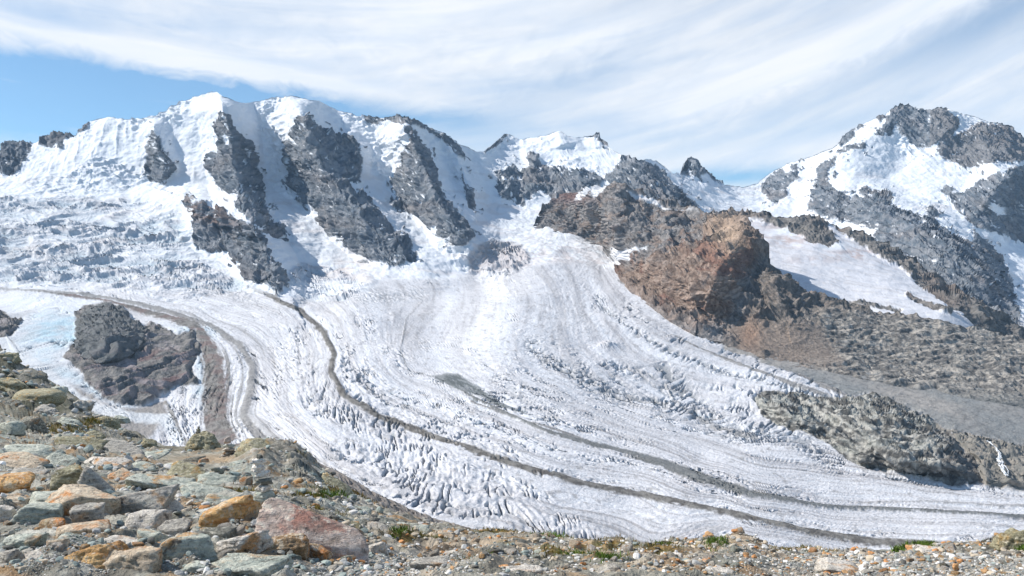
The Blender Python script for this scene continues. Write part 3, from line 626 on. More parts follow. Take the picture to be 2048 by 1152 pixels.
TOP = {1: ('snow_mountain', 'broad triple-topped snow mountain on the left with three dark rock pillars', 'mountain'),
  2: ('snow_mountain', 'low white snow dome ridge with dark cliff band, in the middle behind the brown peak', 'mountain'),
  3: ('rock_pinnacle', 'small dark pointed rock tooth rising from the snow saddle', 'peak'),
  4: ('snow_mountain', 'tall mountain on the right with grey summit block and hanging snowfields', 'mountain'),
  5: ('glacier', 'wide grey-white valley glacier with curving debris bands filling the valley', 'glacier'),
  6: ('icefall', 'broken blue-grey icefall tumbling below the snowfields at the left', 'icefall'),
  10: ('rock_island', 'dark domed rock island with reddish slabs surrounded by ice at the left', 'rock island'),
  11: ('rock_knoll', 'low dark rock knoll at the left frame edge beside blue ice', 'rock knoll'),
  12: ('rock_outcrop', 'pale green-grey ice-smoothed rock outcrop at the right edge of the big glacier', 'rock outcrop'),
  13: ('moraine_bank', 'steep gullied gravel bank right of the pale outcrop', 'bank'),
  14: ('debris_plain', 'flat grey stony plain between the brown rock bench and the pale outcrop', 'gravel plain')}
objs = {}
for k, (nm, lab, cat) in TOP.items():
    if k not in parts: print('missing', k); continue
    v_, f_, c_, n_ = parts[k]
    mt = {1: MAT_SNOW, 2: MAT_SNOW, 3: MAT_SNOW, 4: MAT_SNOW, 5: MAT_ICE, 6: MAT_ICE, 13: MAT_DEBRIS, 14: MAT_DEBRIS}.get(k, MAT_NEARROCK)
    objs[k] = tag(link(nm, make_mesh(nm, v_, f_, c_, n_), mt), lab, cat, kind='structure')
for k, (v_, f_, c_, n_) in parts.items():
    if k > 100:
        if len(f_) < 30: nm = 'rock_patch'
        else: nm = 'rock_buttress'
        link(nm, make_mesh(nm, v_, f_, c_, n_), MAT_ROCK, objs[OW[ROCKS[k - 100][0]]])
    elif k > 50: link('moraine', make_mesh('moraine', v_, f_, c_, n_), MAT_DEBRIS, objs[5])

# ================================================================ side glacier and the ridge behind it
def sheet(nc, nr, u0, u1, topf, botf, yf, ribs=(), back_=True, tpow=1.0):
    U = cols(u0, u1, nc)[None].repeat(nr, 0); t = np.linspace(0, 1, nr)[:, None] ** tpow
    V = topf(U[0]) + (botf(U[0]) - topf(U[0])) * t
    Y = yf(U, V); Y0 = Y.copy(); Y = add_ribs(U, V, Y, ribs)
    return U, V, Y0, Y
def back_rows(P, rows):
    bs = []
    for dy, dz in rows:
        b = P[0].copy(); L = b[:, 1:2]; b[:, :2] *= 1 + dy; b[:, 2] += dz * L[:, 0]; bs.append(b)
    return np.concatenate([np.array(bs), P], 0), len(rows)
topL3 = prof([(1380, 440), (1430, 424), (1455, 418), (1500, 424), (1560, 431), (1610, 429), (1640, 438), (1665, 449), (1720, 466), (1800, 506), (1880, 556), (1960, 606), (2048, 652), (2400, 780)])
YL3 = depth_field([(1380, 440, 4050), (1500, 424, 4150), (1610, 430, 4000), (1720, 466, 3800), (1880, 556, 3450), (2048, 652, 3150), (2400, 780, 2900),
  (1480, 480, 3600), (1560, 500, 3500), (1650, 500, 3520), (1600, 560, 3180), (1700, 580, 3130), (1800, 600, 3000), (1900, 625, 2900), (1650, 620, 2950), (1900, 680, 2750), (2400, 900, 2500), (1400, 640, 2950)])
U, V, Y0, Yd = sheet(420, 140, 1385, 2380, topL3, lambda u: topL3(u) * 0 + np.maximum(topL3(u) + 60, 690 + 0.1 * (u - 1400)), YL3,
    [([(1600, 430), (1640, 455), (1668, 480)], 60, 60, 22), ([(1500, 422), (1540, 445)], 40, 50, 30)])
P0 = unproj(U, V, Y0); wu = 6 * fbm(P0 / 90, 3); wv = 4 * fbm(P0 / 90 + 50, 3); fine = fbm(P0 / 28 + 9, 3)
RA = [(1380, 440), (1430, 415), (1500, 418), (1560, 426), (1610, 424), (1645, 438), (1665, 465), (1678, 484), (1655, 490), (1620, 482), (1590, 464), (1560, 456), (1500, 438), (1440, 450)]
RB = [(1650, 440), (1720, 460), (1800, 500), (1880, 550), (2048, 645), (2400, 770), (2400, 900), (2000, 760), (1945, 642), (1900, 612), (1850, 580), (1800, 535), (1740, 505), (1690, 468)]
ra = sdf(U + wu, V + wv, RA) + fine * 4; rb = sdf(U + wu, V + wv * 0.6, RB) + fine * 4
st = np.minimum(polyline_d(U, V, [(1815, 590), (1860, 612), (1900, 625)], 50)[0] - 4, polyline_d(U, V, [(1600, 600), (1700, 606), (1800, 618)], 50)[0] - 3) + fine * 3
r = np.minimum(np.minimum(ra, rb), st); rk = r < 0
P = unproj(U, V, Yd - 12 * ss(2, -15, np.minimum(ra, rb))); N = vnormals(blur(P, 4))
n_a = fbm(P0 / 300 + 1, 4); n_b = fbm(P0 / 50 + 8, 4, 0.6); n_c = fbm(P0 / 16 + 2, 3)
P = P + N * (rock_disp(P, 130.0) * ss(3, -3, r) + (1 - ss(3, -3, r)) * (5 * fbm(P0 / 90, 4) ))[..., None]
str_ = fbm(np.stack([(P0[..., 0] - P0[..., 1] * 0.3) / 260, (P0[..., 0] * 0.7 + P0[..., 1]) / 26, P0[..., 0] * 0], -1), 4, 0.6)
col = np.broadcast_to(C3(0.71, 0.71, 0.745), P.shape).copy()
col = mixc(col, C3(0.52, 0.50, 0.50), 0.6 * ss(0, 0.7, str_))
for (uu, vv, a, b, am) in ((1580, 478, 60, 16, 0.7), (1715, 508, 50, 12, 0.8), (1560, 452, 60, 8, 0.5), (1620, 520, 50, 8, 0.4)):
    col = mixc(col, C3(0.47, 0.35, 0.31), am * np.exp(-((U - uu) / a) ** 2 - ((V - vv) / b) ** 2) * ss(-0.4, 0.3, n_b))
for (uu, vv, a, b) in ((1570, 465, 26, 6), (1665, 492, 26, 7), (1560, 600, 60, 20)):
    col = mixc(col, SNOW, 0.9 * np.exp(-((U - uu) / a) ** 4 - ((V - vv) / b) ** 4))
rc = mixc(np.broadcast_to(C3(0.14, 0.135, 0.13), P.shape), C3(0.27, 0.25, 0.23), ss(-0.5, 0.5, n_c)); rc = mixc(rc, C3(0.22, 0.16, 0.13), 0.5 * ss(0, 0.6, n_a))
col = np.where(rk[..., None], rc, col)
ids = np.where(ra < 0, 2, np.where(rb < 0, 3, np.where(st < 0, 4, 1)))
P, k = back_rows(P, ((0.08, -0.10), (0.02, -0.02))); col = np.concatenate([np.repeat(col[:1], k, 0), col]); ids = np.concatenate([np.repeat(ids[:1], k, 0), ids])
pr = split_grid(P, col, ids, vnormals(P))
sg_ = tag(link('side_glacier', make_mesh('side_glacier', *pr[1][:2], pr[1][2], pr[1][3]), MAT_ICE), 'smaller tilted glacier tongue sloping down right behind the brown peak', 'glacier', kind='structure')
if 4 in pr: link('moraine', make_mesh('moraine', *pr[4][:2], pr[4][2], pr[4][3]), MAT_DEBRIS, sg_)
tag(link('rock_outcrop', make_mesh('rock_outcrop', *pr[2][:2], pr[2][2], pr[2][3]), MAT_NEARROCK), 'dark rocky hump at the head of the small side glacier', 'rock outcrop', kind='structure')
tag(link('rock_ridge', make_mesh('rock_ridge', *pr[3][:2], pr[3][2], pr[3][3]), MAT_NEARROCK), 'long falling stony ridge along the far side of the small side glacier', 'ridge', kind='structure')

# ================================================================ dark ridge, brown peak, rock bench
topL4 = prof([(1066, 452), (1075, 430), (1090, 412), (1110, 398), (1130, 388), (1160, 380), (1190, 377), (1215, 370), (1240, 368), (1256, 376), (1275, 388), (1300, 398), (1340, 404), (1380, 418), (1400, 425),
  (1440, 433), (1466, 429), (1490, 441), (1515, 480), (1545, 524), (1580, 558), (1640, 600), (1690, 614), (1760, 624), (1850, 636), (1900, 646), (1960, 656), (2048, 678), (2400, 720)])
botL4 = prof([(1066, 456), (1090, 462), (1110, 466), (1150, 478), (1190, 488), (1205, 494), (1240, 562), (1260, 585), (1300, 613), (1340, 642), (1400, 673), (1460, 696), (1530, 722), (1600, 738), (1700, 760), (1800, 780), (1900, 796), (2048, 822), (2400, 880)])
def YL4(u, v):
    yb = YB(u, v); e = botL4(u); dpx = e - v
    f4 = Y4(u, v)
    w = ss(0, 100, dpx) * (0.15 + 0.85 * ss(1066, 1230, u))
    return np.minimum(f4, yb - 8) * w + (1 - w) * (yb - 30 * ss(0, 14, dpx) + 14)
Y4 = depth_field([(1066, 455, 3500), (1130, 388, 3750), (1240, 368, 3800), (1300, 398, 3700), (1400, 425, 3500), (1466, 429, 3300), (1515, 480, 3150), (1580, 558, 2950), (1690, 604, 2850), (1850, 622, 2820), (2048, 668, 2750), (2400, 720, 2700),
  (1110, 460, 3550), (1200, 480, 3400), (1230, 560, 3080), (1300, 500, 3200), (1300, 600, 2830), (1380, 520, 3020), (1460, 600, 2680), (1460, 690, 2420), (1560, 640, 2600), (1600, 730, 2260), (1750, 700, 2480), (1900, 700, 2520), (1900, 790, 2200), (2048, 800, 2200), (2400, 860, 2150), (1400, 650, 2580)])
nc2, nr2 = 640, 280
U, V, Y0, Yd = sheet(nc2, nr2, 1066, 2380, topL4, botL4, YL4,
   [([(1466, 429), (1490, 470), (1450, 520), (1420, 580), (1400, 640)], 150, 170, 60), ([(1505, 470), (1535, 530), (1560, 600), (1570, 640)], 90, 34, 60),
    ([(1240, 368), (1235, 420), (1230, 480)], 110, 60, 70), ([(1130, 388), (1120, 440), (1110, 465)], 60, 40, 50), ([(1340, 404), (1330, 450), (1320, 500)], 70, 50, 50),
    ([(1180, 378), (1185, 420), (1180, 470)], 50, 30, 35), ([(1290, 396), (1285, 440), (1270, 490)], 60, 30, 35)])
P0 = unproj(U, V, Y0); n_a = fbm(P0 / 260 + 1, 4); n_b = fbm(P0 / 50 + 8, 4, 0.6); n_c = fbm(P0 / 14 + 2, 3, 0.6)
P = unproj(U, V, Yd); N = vnormals(blur(P, 5))
edge = ss(0, 14, botL4(U) - V)
bench = ss(0, 1, ss(600, 640, V - 0.08 * (U - 1640)) * ss(1560, 1680, U))
flow4 = np.stack([P0[..., 0] / 90, P0[..., 1] / 60, P0[..., 2] / 22], -1)
rd = rock_disp(P, 150.0, 2.0, 0.6) * (1 - 0.75 * bench) + bench * groove_disp(P, 60.0, 2.0, (0.5, 0.8, 1.7)) * 0.9 + rock_disp(P, 38.0, 7.0, 1.0) * (0.55 - 0.2 * bench)
scr = ss(10, -30, sdf(U + 12 * n_b, V + 8 * n_b, [(1450,640),(1530,640),(1640,640),(1680,690),(1700,745),(1560,735),(1480,705),(1440,690)]))
bs = (P[..., 2] - 0.04 * P[..., 0] + 0.10 * P[..., 1]) / 15 + 0.8 * noise(P / 120); bs = bs - np.floor(bs)
b2 = (P[..., 2] + 0.5 * P[..., 0]) / 13 + 1.8 * noise(P / 60); b2 = b2 - np.floor(b2)
rd = rd + bench * 6 * (np.minimum(bs * 3, 1) - bs) + (1 - bench) * 5.5 * (np.minimum(b2 * 3, 1) - b2)
rd = rd * (1 - 0.8 * scr)
P = P + N * (rd * (0.3 + 0.7 * edge))[..., None]
c = mixc(np.broadcast_to(C3(0.15, 0.15, 0.155), P.shape), C3(0.34, 0.315, 0.30), ss(-0.5, 0.5, n_c))       # dark ridge
c = mixc(c, C3(0.25, 0.17, 0.125), 0.55 * ss(-0.1, 0.6, n_b))
brown = mixc(np.broadcast_to(C3(0.215, 0.15, 0.115), P.shape), C3(0.41, 0.31, 0.25), ss(-0.35, 0.5, n_c))
brown = mixc(brown, C3(0.255, 0.13, 0.095), 0.75 * ss(0.1, 0.5, n_a + 0.3 * n_b))
wb = ss(15, -25, sdf(U + 14 * n_b, V + 14 * n_b, [(1222,530),(1260,520),(1330,500),(1400,470),(1410,440),(1440,425),(1480,425),(1500,450),(1530,500),(1480,570),(1460,640),(1400,660),(1330,630),(1260,590),(1222,562)]))
c = mixc(c, brown, wb)
c = mixc(c, C3(0.60, 0.45, 0.33), 0.75 * np.exp(-((U - 1452) / 34) ** 2 - ((V - 470) / 34) ** 2))
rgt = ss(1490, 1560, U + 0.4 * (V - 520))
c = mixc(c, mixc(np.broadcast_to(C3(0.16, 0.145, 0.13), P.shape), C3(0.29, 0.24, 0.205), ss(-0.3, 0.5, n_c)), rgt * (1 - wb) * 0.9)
n_d = fbm(P0 * np.array([1 / 60, 1 / 50, 1 / 9]) + 77, 5, 0.65)
c = mixc(c, mixc(np.broadcast_to(C3(0.17, 0.16, 0.15), P.shape), C3(0.46, 0.42, 0.37), ss(-0.4, 0.5, 0.55 * n_d + 0.7 * n_c)), bench)
c = mixc(c, C3(0.30, 0.235, 0.19), 0.7 * scr); c = mixc(c, C3(0.33, 0.19, 0.12), 0.55 * np.exp(-((U - 1500) / 22) ** 2 - ((V - 670) / 30) ** 2))
c = mixc(c, C3(0.235, 0.235, 0.225), 0.9 * ss(745, 790, V - 0.08 * (U - 1700)))
c = mixc(c, C3(0.24, 0.13, 0.115), 0.7 * np.exp(-((U - 1140) / 50) ** 2 - ((V - 392) / 14) ** 2))
sp = np.minimum(sdf(U + 8 * n_b, V + 6 * n_b, [(1160,382),(1190,366),(1216,362),(1226,372),(1200,388),(1165,398),(1148,400)]), sdf(U + 8 * n_b, V + 6 * n_b, [(1224,496),(1270,494),(1300,490),(1270,505),(1240,522),(1226,545),(1216,540)]))
sp = np.minimum(sp, sdf(U + 5 * n_b, V + 3 * n_b, [(1250,388),(1262,386),(1300,402),(1330,412),(1400,428),(1380,424),(1320,412),(1270,396)]))
c = mixc(c, C3(0.74, 0.74, 0.76), ss(2, -2, sp))
rim = np.minimum(polyline_d(U, V, [(1228, 556), (1262, 582), (1300, 608)], 40)[0] - 2.5, 9)
ids = np.where(sp < 0, 4, np.where(U < 1225, 1, np.where((bench > 0.5), 3, np.where((U < 1400) & (V < 700 - 0.0 * U) & (wb < 0.5), 1, 2))))
# front skirt diving under the ice, back side
sk = []
for dz in (14, 60):
    b = P[-1].copy(); b[:, 2] -= dz; b[:, :2] *= 1 + 0.0006 * dz; sk.append(b)
P = np.concatenate([P, np.array(sk)]); c = np.concatenate([c, np.repeat(c[-1:], 2, 0)]); ids = np.concatenate([ids, np.repeat(ids[-1:], 2, 0)])
P, k = back_rows(P, ((0.12, -0.14), (0.03, -0.03), (0.008, -0.004))); c = np.concatenate([np.repeat(c[:1], k, 0), c]); ids = np.concatenate([np.repeat(ids[:1], k, 0), ids])
pr = split_grid(P, c, ids, vnormals(P))
for k, nm, lab, cat in ((1, 'rock_ridge', 'dark grey craggy ridge left of the brown peak, above the snow basin', 'ridge'),
        (2, 'rock_peak', 'reddish brown pyramid peak with a deeply shaded side, right of the glacier', 'peak'),
        (3, 'rock_bench', 'wide brown-grey bench of broken rock below the small side glacier', 'rock bench')):
    objs[20 + k] = tag(link(nm, make_mesh(nm, *pr[k][:2], pr[k][2], pr[k][3]), MAT_NEARROCK), lab, cat, kind='structure')
if 4 in pr: link('snow_patch', make_mesh('snow_patch', *pr[4][:2], pr[4][2], pr[4][3]), MAT_SNOW, objs[21])
print('L4', round(time.time() - T0, 1))

# waterfall by the gravel bank
def tube(pts, rad, sides=5):
    pts = np.array(pts, float); rad = np.broadcast_to(rad, (len(pts),)); vs, fs = [], []
    for i, p in enumerate(pts):
        d = pts[min(i + 1, len(pts) - 1)] - pts[max(i - 1, 0)]; d /= np.linalg.norm(d)
        a = np.cross(d, (0.3, 1, 0.2)); a /= np.linalg.norm(a); b = np.cross(d, a)
        for k in range(sides): q = 2 * math.pi * k / sides; vs.append(p + rad[i] * (a * math.cos(q) + b * math.sin(q)))
    for i in range(len(pts) - 1):
        for k in range(sides): a0, b0 = i * sides + k, i * sides + (k + 1) % sides; fs.append((a0, b0, b0 + sides, a0 + sides))
    return np.array(vs), np.array(fs)
wl = np.array([(1975, 882), (1984, 888), (1992, 896), (1998, 908), (1997, 918), (2003, 930), (2008, 943), (2014, 952)], float)
wl = np.stack([np.interp(np.linspace(0, 7, 40), range(8), wl[:, 0]) + rng.normal(0, 1.0, 40), np.interp(np.linspace(0, 7, 40), range(8), wl[:, 1])], -1)
wy = YB(wl[:, 0], wl[:, 1]) - 52
vs_, fs_, of_ = [], [], 0
for dx_, a_, b_, rr in ((0, 0, 40, 1.5), (4.5, 10, 34, 0.9), (-4, 17, 40, 1.1), (8, 24, 40, 0.7)):
    uu_ = wl[a_:b_, 0] + dx_ * np.sin(np.linspace(0, 3.0, b_ - a_)) + rng.normal(0, 0.7, b_ - a_)
    v1_, f1_ = tube(unproj(uu_, wl[a_:b_, 1], wy[a_:b_]), rr * (0.5 + 1.2 * rng.random(b_ - a_))); vs_.append(v1_); fs_.append(f1_ + of_); of_ += len(v1_)
vv_, ff_ = np.concatenate(vs_), np.concatenate(fs_)
mw = bpy.data.materials.new('white_water'); mw.use_nodes = True
mw.node_tree.nodes['Principled BSDF'].inputs['Base Color'].default_value = (0.78, 0.80, 0.82, 1); mw.node_tree.nodes['Principled BSDF'].inputs['Roughness'].default_value = 0.4
tag(link('waterfall', make_mesh('waterfall', vv_, ff_, None), mw), 'thin white meltwater stream falling down the gullied gravel bank', 'waterfall', kind='structure')

# ================================================================ lateral moraine slope below the viewer
topM = prof([(-200, 900), (380, 905), (450, 888), (500, 880), (560, 900), (620, 918), (680, 944), (750, 984), (830, 1020), (900, 1044), (980, 1063), (1100, 1095), (1400, 1130), (2400, 1190)])
def YM(u, v):
    yb = YB(u, np.minimum(v, 1150)); k = v - topM(u); return yb * (1.004 - 0.0065 * k)
U = np.linspace(380, 1400, 420)[None].repeat(60, 0); tt = np.linspace(0, 1, 60)[:, None]
V = topM(U[0]) + 95 * tt; P0 = unproj(U, V, YM(U, V)); n1_ = fbm(P0 / 14, 5, 0.65); n2_ = fbm(P0 / 60 + 4, 3)
P = P0.copy(); P[..., 2] += 3.2 * n1_ * ss(0, 0.04, tt) + 5 * n2_ * ss(0, 0.1, tt); P[-1, :, 2] -= 80
c = mixc(np.broadcast_to(C3(0.185, 0.155, 0.135), P.shape), C3(0.31, 0.275, 0.245), ss(-0.5, 0.5, n1_))
P = P[..., :]; me = split_grid(P, c, np.ones(U.shape, int), vnormals(P))[1]
tag(link('moraine_slope', make_mesh('moraine_slope', me[0], me[1], me[2], me[3]), MAT_DEBRIS), 'brown-grey gravel slope falling from the near rocks to the glacier edge', 'moraine', kind='structure')

# ================================================================ valley floor to the horizon
g_ = np.array([(-60000, -60000, -900), (60000, -60000, -900), (60000, 60000, -900), (-60000, 60000, -900)], float)
tag(link('valley_floor', make_mesh('valley_floor', g_, np.array([[0, 1, 2, 3]]), np.array([[0.20, 0.19, 0.17]] * 4)), MAT_DEBRIS), 'rocky valley ground far below the mountains', 'ground', kind='structure')

# ================================================================ near ground
NPTS = [(-500, 600, 150), (-300, 620, 110), (0, 690, 84), (70, 742, 74), (150, 790, 64), (200, 832, 58), (300, 886, 48), (400, 895, 38), (530, 893, 31), (600, 912, 29), (640, 942, 27), (700, 985, 24), (860, 1047, 18.5), (1000, 1060, 17),
  (1200, 1082, 15), (1400, 1082, 14.5), (1480, 1069, 15.5), (1540, 1097, 13), (1800, 1102, 11.5), (1960, 1090, 12), (2048, 1072, 13), (2400, 1050, 16), (2800, 1000, 20),
  (-300, 800, 45), (0, 780, 55), (0, 850, 30), (100, 820, 48), (100, 870, 30), (200, 880, 32), (300, 910, 26), (0, 900, 18), (150, 920, 17.5), (330, 930, 20), (450, 920, 24), (560, 960, 17), (400, 960, 14.5),
  (-300, 950, 14), (0, 960, 12), (200, 970, 11.5), (0, 1050, 7.6), (200, 1040, 7.9), (400, 1010, 9.2), (530, 1005, 9.2), (660, 1020, 11.5), (530, 1100, 6.6), (0, 1150, 5.7), (300, 1150, 5.7), (700, 1100, 7.6), (800, 1060, 12), (1000, 1100, 9.0),
  (1000, 1150, 6.3), (1300, 1120, 8.3), (1500, 1110, 9.5), (1500, 1150, 6.4), (1800, 1125, 7.8), (2048, 1110, 8.4), (2048, 1150, 6.0), (2400, 1150, 6.2), (-400, 1150, 5.6),
  (-400, 1400, 3.3), (300, 1400, 3.3), (1000, 1400, 3.3), (1700, 1400, 3.3), (2400, 1400, 3.3), (-400, 1900, 2.1), (300, 1900, 2.1), (1000, 1900, 2.1), (1700, 1900, 2.1), (2400, 1900, 2.1)]
_nf = Field([(u, v, 10.0 / y) for u, v, y in NPTS], 1e-4, (-700, 2900, 500, 2000), 8)
YN = lambda u, v: 10.0 / np.maximum(_nf(u, v), 0.02)
nr3, nc3 = 400, 780
tt = np.linspace(0, 1, nr3)[:, None]; U = cols(-500, 2560, nc3)[None].repeat(nr3, 0)
tv = FT(U[0]); V = np.where(tt < 0.8, tv + (1170 - tv) * (tt / 0.8), 1170 + (1900 - 1170) * ((tt - 0.8) / 0.2) ** 1.3)
Yn = YN(U, V); P = unproj(U, V, Yn)
def ground_disp(P, Yv):
    """broken bedrock: slabs dipping to the right, joints, rubble"""
    pw = P + 0.3 * fbm(P / 1.7, 2)[..., None]
    big = fbm(P / np.array([3.2, 3.2, 3.2]) + 4, 2, 0.5)
    st_ = (pw[..., 2] * 1.0 + 0.42 * pw[..., 0] - 0.10 * pw[..., 1]) / 0.34 + 1.4 * noise(P / 1.3 + 9)
    fr = st_ - np.floor(st_); slab = np.minimum(fr * 4, 1) - fr
    r_ = ridged(pw * np.array([1 / 0.9, 1 / 0.9, 1 / 0.6]), 5, 0.55) - 0.8
    return 0.13 * big + 0.09 * slab + 0.075 * r_
hill = ss(26, 48, Yn)
dg = ground_disp(P, Yn) * (0.8 + 0.25 * np.clip(Yn - 10, 0, 14) / 14)
dg = dg * (1 - 0.5 * hill) + hill * (1.3 * fbm(P / 11 + 3, 4, 0.5) + 0.35 * (ridged(P / np.array([6, 6, 3]), 4, 0.5) - 0.8))
dome = np.exp(-((U - 575 - (V - 930) * 0.9) / 75) ** 2 - ((V - 928) / 36) ** 2)
flat = np.clip(np.exp(-((U - 400) / 110) ** 2 - ((V - 918) / 14) ** 2) + ss(1400, 1700, U) * ss(1100, 1115, V) * 0.8 + np.exp(-((U - 760) / 150) ** 4 - ((V - 1135) / 25) ** 4), 0, 1)
dg = dg * (1 - 0.75 * flat)
stf = (P[..., 0] * 0.75 + P[..., 2] * 1.3) / 0.42 + 0.8 * noise(P / 1.1); stf = stf - np.floor(stf)
dg = dg + dome * (0.35 * (np.minimum(stf * 3, 1) - stf) + 0.3)
crestw = ss(0, 0.03, tt)
P[..., 2] += dg * (0.25 + 0.75 * crestw)
GN = vnormals(P)
m1 = fbm(P / 0.9 + 3, 4, 0.6); m2 = fbm(P / 0.22 + 7, 3, 0.6); m3 = fbm(P / 3.0 + 5, 3); m4 = fbm(P / 0.5 + 40, 4, 0.6)
c = mixc(np.broadcast_to(C3(0.27, 0.26, 0.215), P.shape), C3(0.56, 0.54, 0.47), ss(-0.5, 0.6, m1))
c = mixc(c, C3(0.30, 0.36, 0.33), 0.65 * ss(0.0, 0.5, m3) * ss(900, 500, U))
c = mixc(c, C3(0.16, 0.145, 0.12), 0.75 * ss(0.15, 0.6, m4))
c = mixc(c, C3(0.42, 0.24, 0.10), 0.75 * ss(0.25, 0.6, fbm(P / 0.8 + 90, 4, 0.6)))
c = mixc(c, C3(0.44, 0.31, 0.19), 0.7 * ss(600, 1000, U) * ss(-0.3, 0.4, m1))
c = mixc(c, mixc(np.broadcast_to(C3(0.12, 0.12, 0.085), P.shape), C3(0.33, 0.31, 0.26), ss(-0.2, 0.5, fbm(P / 2 + 2, 5, 0.65))), hill)
c = mixc(c, C3(0.45, 0.33, 0.21), np.exp(-((U - 410) / 90) ** 2 - ((V - 922) / 12) ** 2))
c = mixc(c, C3(0.13, 0.10, 0.05), 0.85 * np.exp(-((U - 360) / 50) ** 2 - ((V - 902) / 5) ** 2))
c = mixc(c, mixc(np.broadcast_to(C3(0.13, 0.12, 0.10), P.shape), C3(0.33, 0.31, 0.265), ss(-0.4, 0.4, m4)), dome * 0.8)
moss = np.zeros(U.shape)
MOSS = [(1290, 1098, 90, 9), (620, 1000, 30, 6), (680, 985, 60, 5), (1110, 1118, 40, 7), (1210, 1130, 50, 8), (950, 1130, 30, 7), (1330, 1110, 50, 8), (1000, 1068, 60, 6), (480, 985, 50, 6), (560, 880, 40, 4), (100, 860, 60, 6), (190, 850, 30, 5), (1600, 1105, 60, 4), (640, 1035, 40, 5), (830, 1090, 60, 6), (1190, 1085, 60, 4)]
for (uu, vv, a, b) in MOSS: moss = np.maximum(moss, np.exp(-((U - uu) / a) ** 2 - ((V - vv) / b) ** 2))
mw_ = ss(0.20, 0.55, moss + 0.45 * m1)
c = mixc(c, mixc(np.broadcast_to(C3(0.115, 0.115, 0.03), P.shape), C3(0.24, 0.15, 0.04), ss(-0.3, 0.4, m4)), mw_ * 0.85)
c = mixc(c, mixc(np.broadcast_to(C3(0.40, 0.38, 0.34), P.shape), C3(0.26, 0.27, 0.26), ss(-0.4, 0.5, m2)), flat * (V > 1000))
# far side of the crest, falling away
P, k = back_rows(P, ((1.6, -0.95), (0.45, -0.30), (0.10, -0.05), (0.02, -0.004))); c = np.concatenate([np.repeat(c[:1], k, 0), c])
pr = split_grid(P, c, np.ones(P.shape[:2], int), vnormals(P))[1]
def near_mat(name, micro, bump=0.8, tint=0.5):
    return terrain_mat(name, micro, bump, 0.88, tint, bdist=0.9)
MAT_GROUND = near_mat('bedrock_ground', 0.16, 1.0, 0.75)
gnd = tag(link('rocky_ground', make_mesh('rocky_ground', pr[0], pr[1], pr[2], None), MAT_GROUND), 'near slope of broken greenish grey bedrock and gravel falling away to the glacier', 'ground', kind='structure')
print('near ground', round(time.time() - T0, 1))
# ground height lookup for placing stones
GP = P[k:].reshape(-1, 3); GU = U; GV = V
def ground_pt(u, v):
    j = np.clip(np.searchsorted(U[0], u), 1, nc3 - 1)
    i = np.clip(np.searchsorted(V[:, j], v), 0, nr3 - 1)
    return P[k + i, j].copy()
GROUND_K = k

# ================================================================ stones
def icos(sub):
    import bmesh
    bm = bmesh.new(); bmesh.ops.create_icosphere(bm, subdivisions=sub, radius=1)
    v_ = np.array([x.co[:] for x in bm.verts]); f_ = np.array([[x.index for x in f.verts] for f in bm.faces]); bm.free(); return v_, f_
ICO = {s_: icos(s_) for s_ in (1, 2, 3, 4, 5)}
def rock_shape(seed, sub, dims, flatness=1.0, rough=0.05, rounding=14, nplanes=15, strata=0.0):
    """angular block: unit directions pushed out to a set of fracture planes, then weathered"""
    r_ = np.random.default_rng(seed); d, f_ = ICO[sub]
    pn = r_.normal(size=(nplanes, 3)); pn /= np.linalg.norm(pn, axis=1, keepdims=True)
    box = np.array([(1, 0, 0), (-1, 0, 0), (0, 1, 0), (0, -1, 0), (0, 0, 1), (0, 0, -1)], float) + r_.normal(0, 0.22, (6, 3))
    box /= np.linalg.norm(box, axis=1, keepdims=True)
    n_ = np.concatenate([box, pn]); h = np.concatenate([0.66 + 0.22 * r_.random(6), 0.74 + 0.34 * r_.random(nplanes)])
    q_ = np.maximum(d @ n_.T, 0) / h                      # 1/r for each plane
    inv = (q_ ** rounding).sum(1) ** (1 / rounding); v_ = d / inv[:, None]
    if rough:
        nn = fbm(v_ * 1.6 + seed % 97, 2 + (sub > 2) + (sub > 3) * 2, 0.55)
        v_ = v_ * (1 + rough * nn)[:, None]
        if strata:
            s1 = v_[:, 2] * strata + 0.9 * noise(v_ * 1.3 + seed % 31); fr = s1 - np.floor(s1)
            v_[:, :2] *= (1 + 0.07 * (np.minimum(fr * 4, 1) - fr))[:, None]
    if sub >= 4:
        cr_ = ridged(v_ * 1.5 + seed % 53, 3, 0.5); ch = noise(v_ * 3.1 + seed % 41)
        v_ = v_ * (1 - 0.10 * np.clip(cr_ - 0.95, 0, 1) - 0.03 * np.abs(ch))[:, None]
    v_ = v_ / np.abs(v_).max(0)
    return v_ * np.array(dims) / 2, f_
def rot(v_, rx, ry, rz):
    for a, (i, j) in ((rx, (1, 2)), (ry, (2, 0)), (rz, (0, 1))):
        ca, sa = math.cos(a), math.sin(a); w = v_.copy(); w[:, i] = ca * v_[:, i] - sa * v_[:, j]; w[:, j] = sa * v_[:, i] + ca * v_[:, j]; v_ = w
    return v_
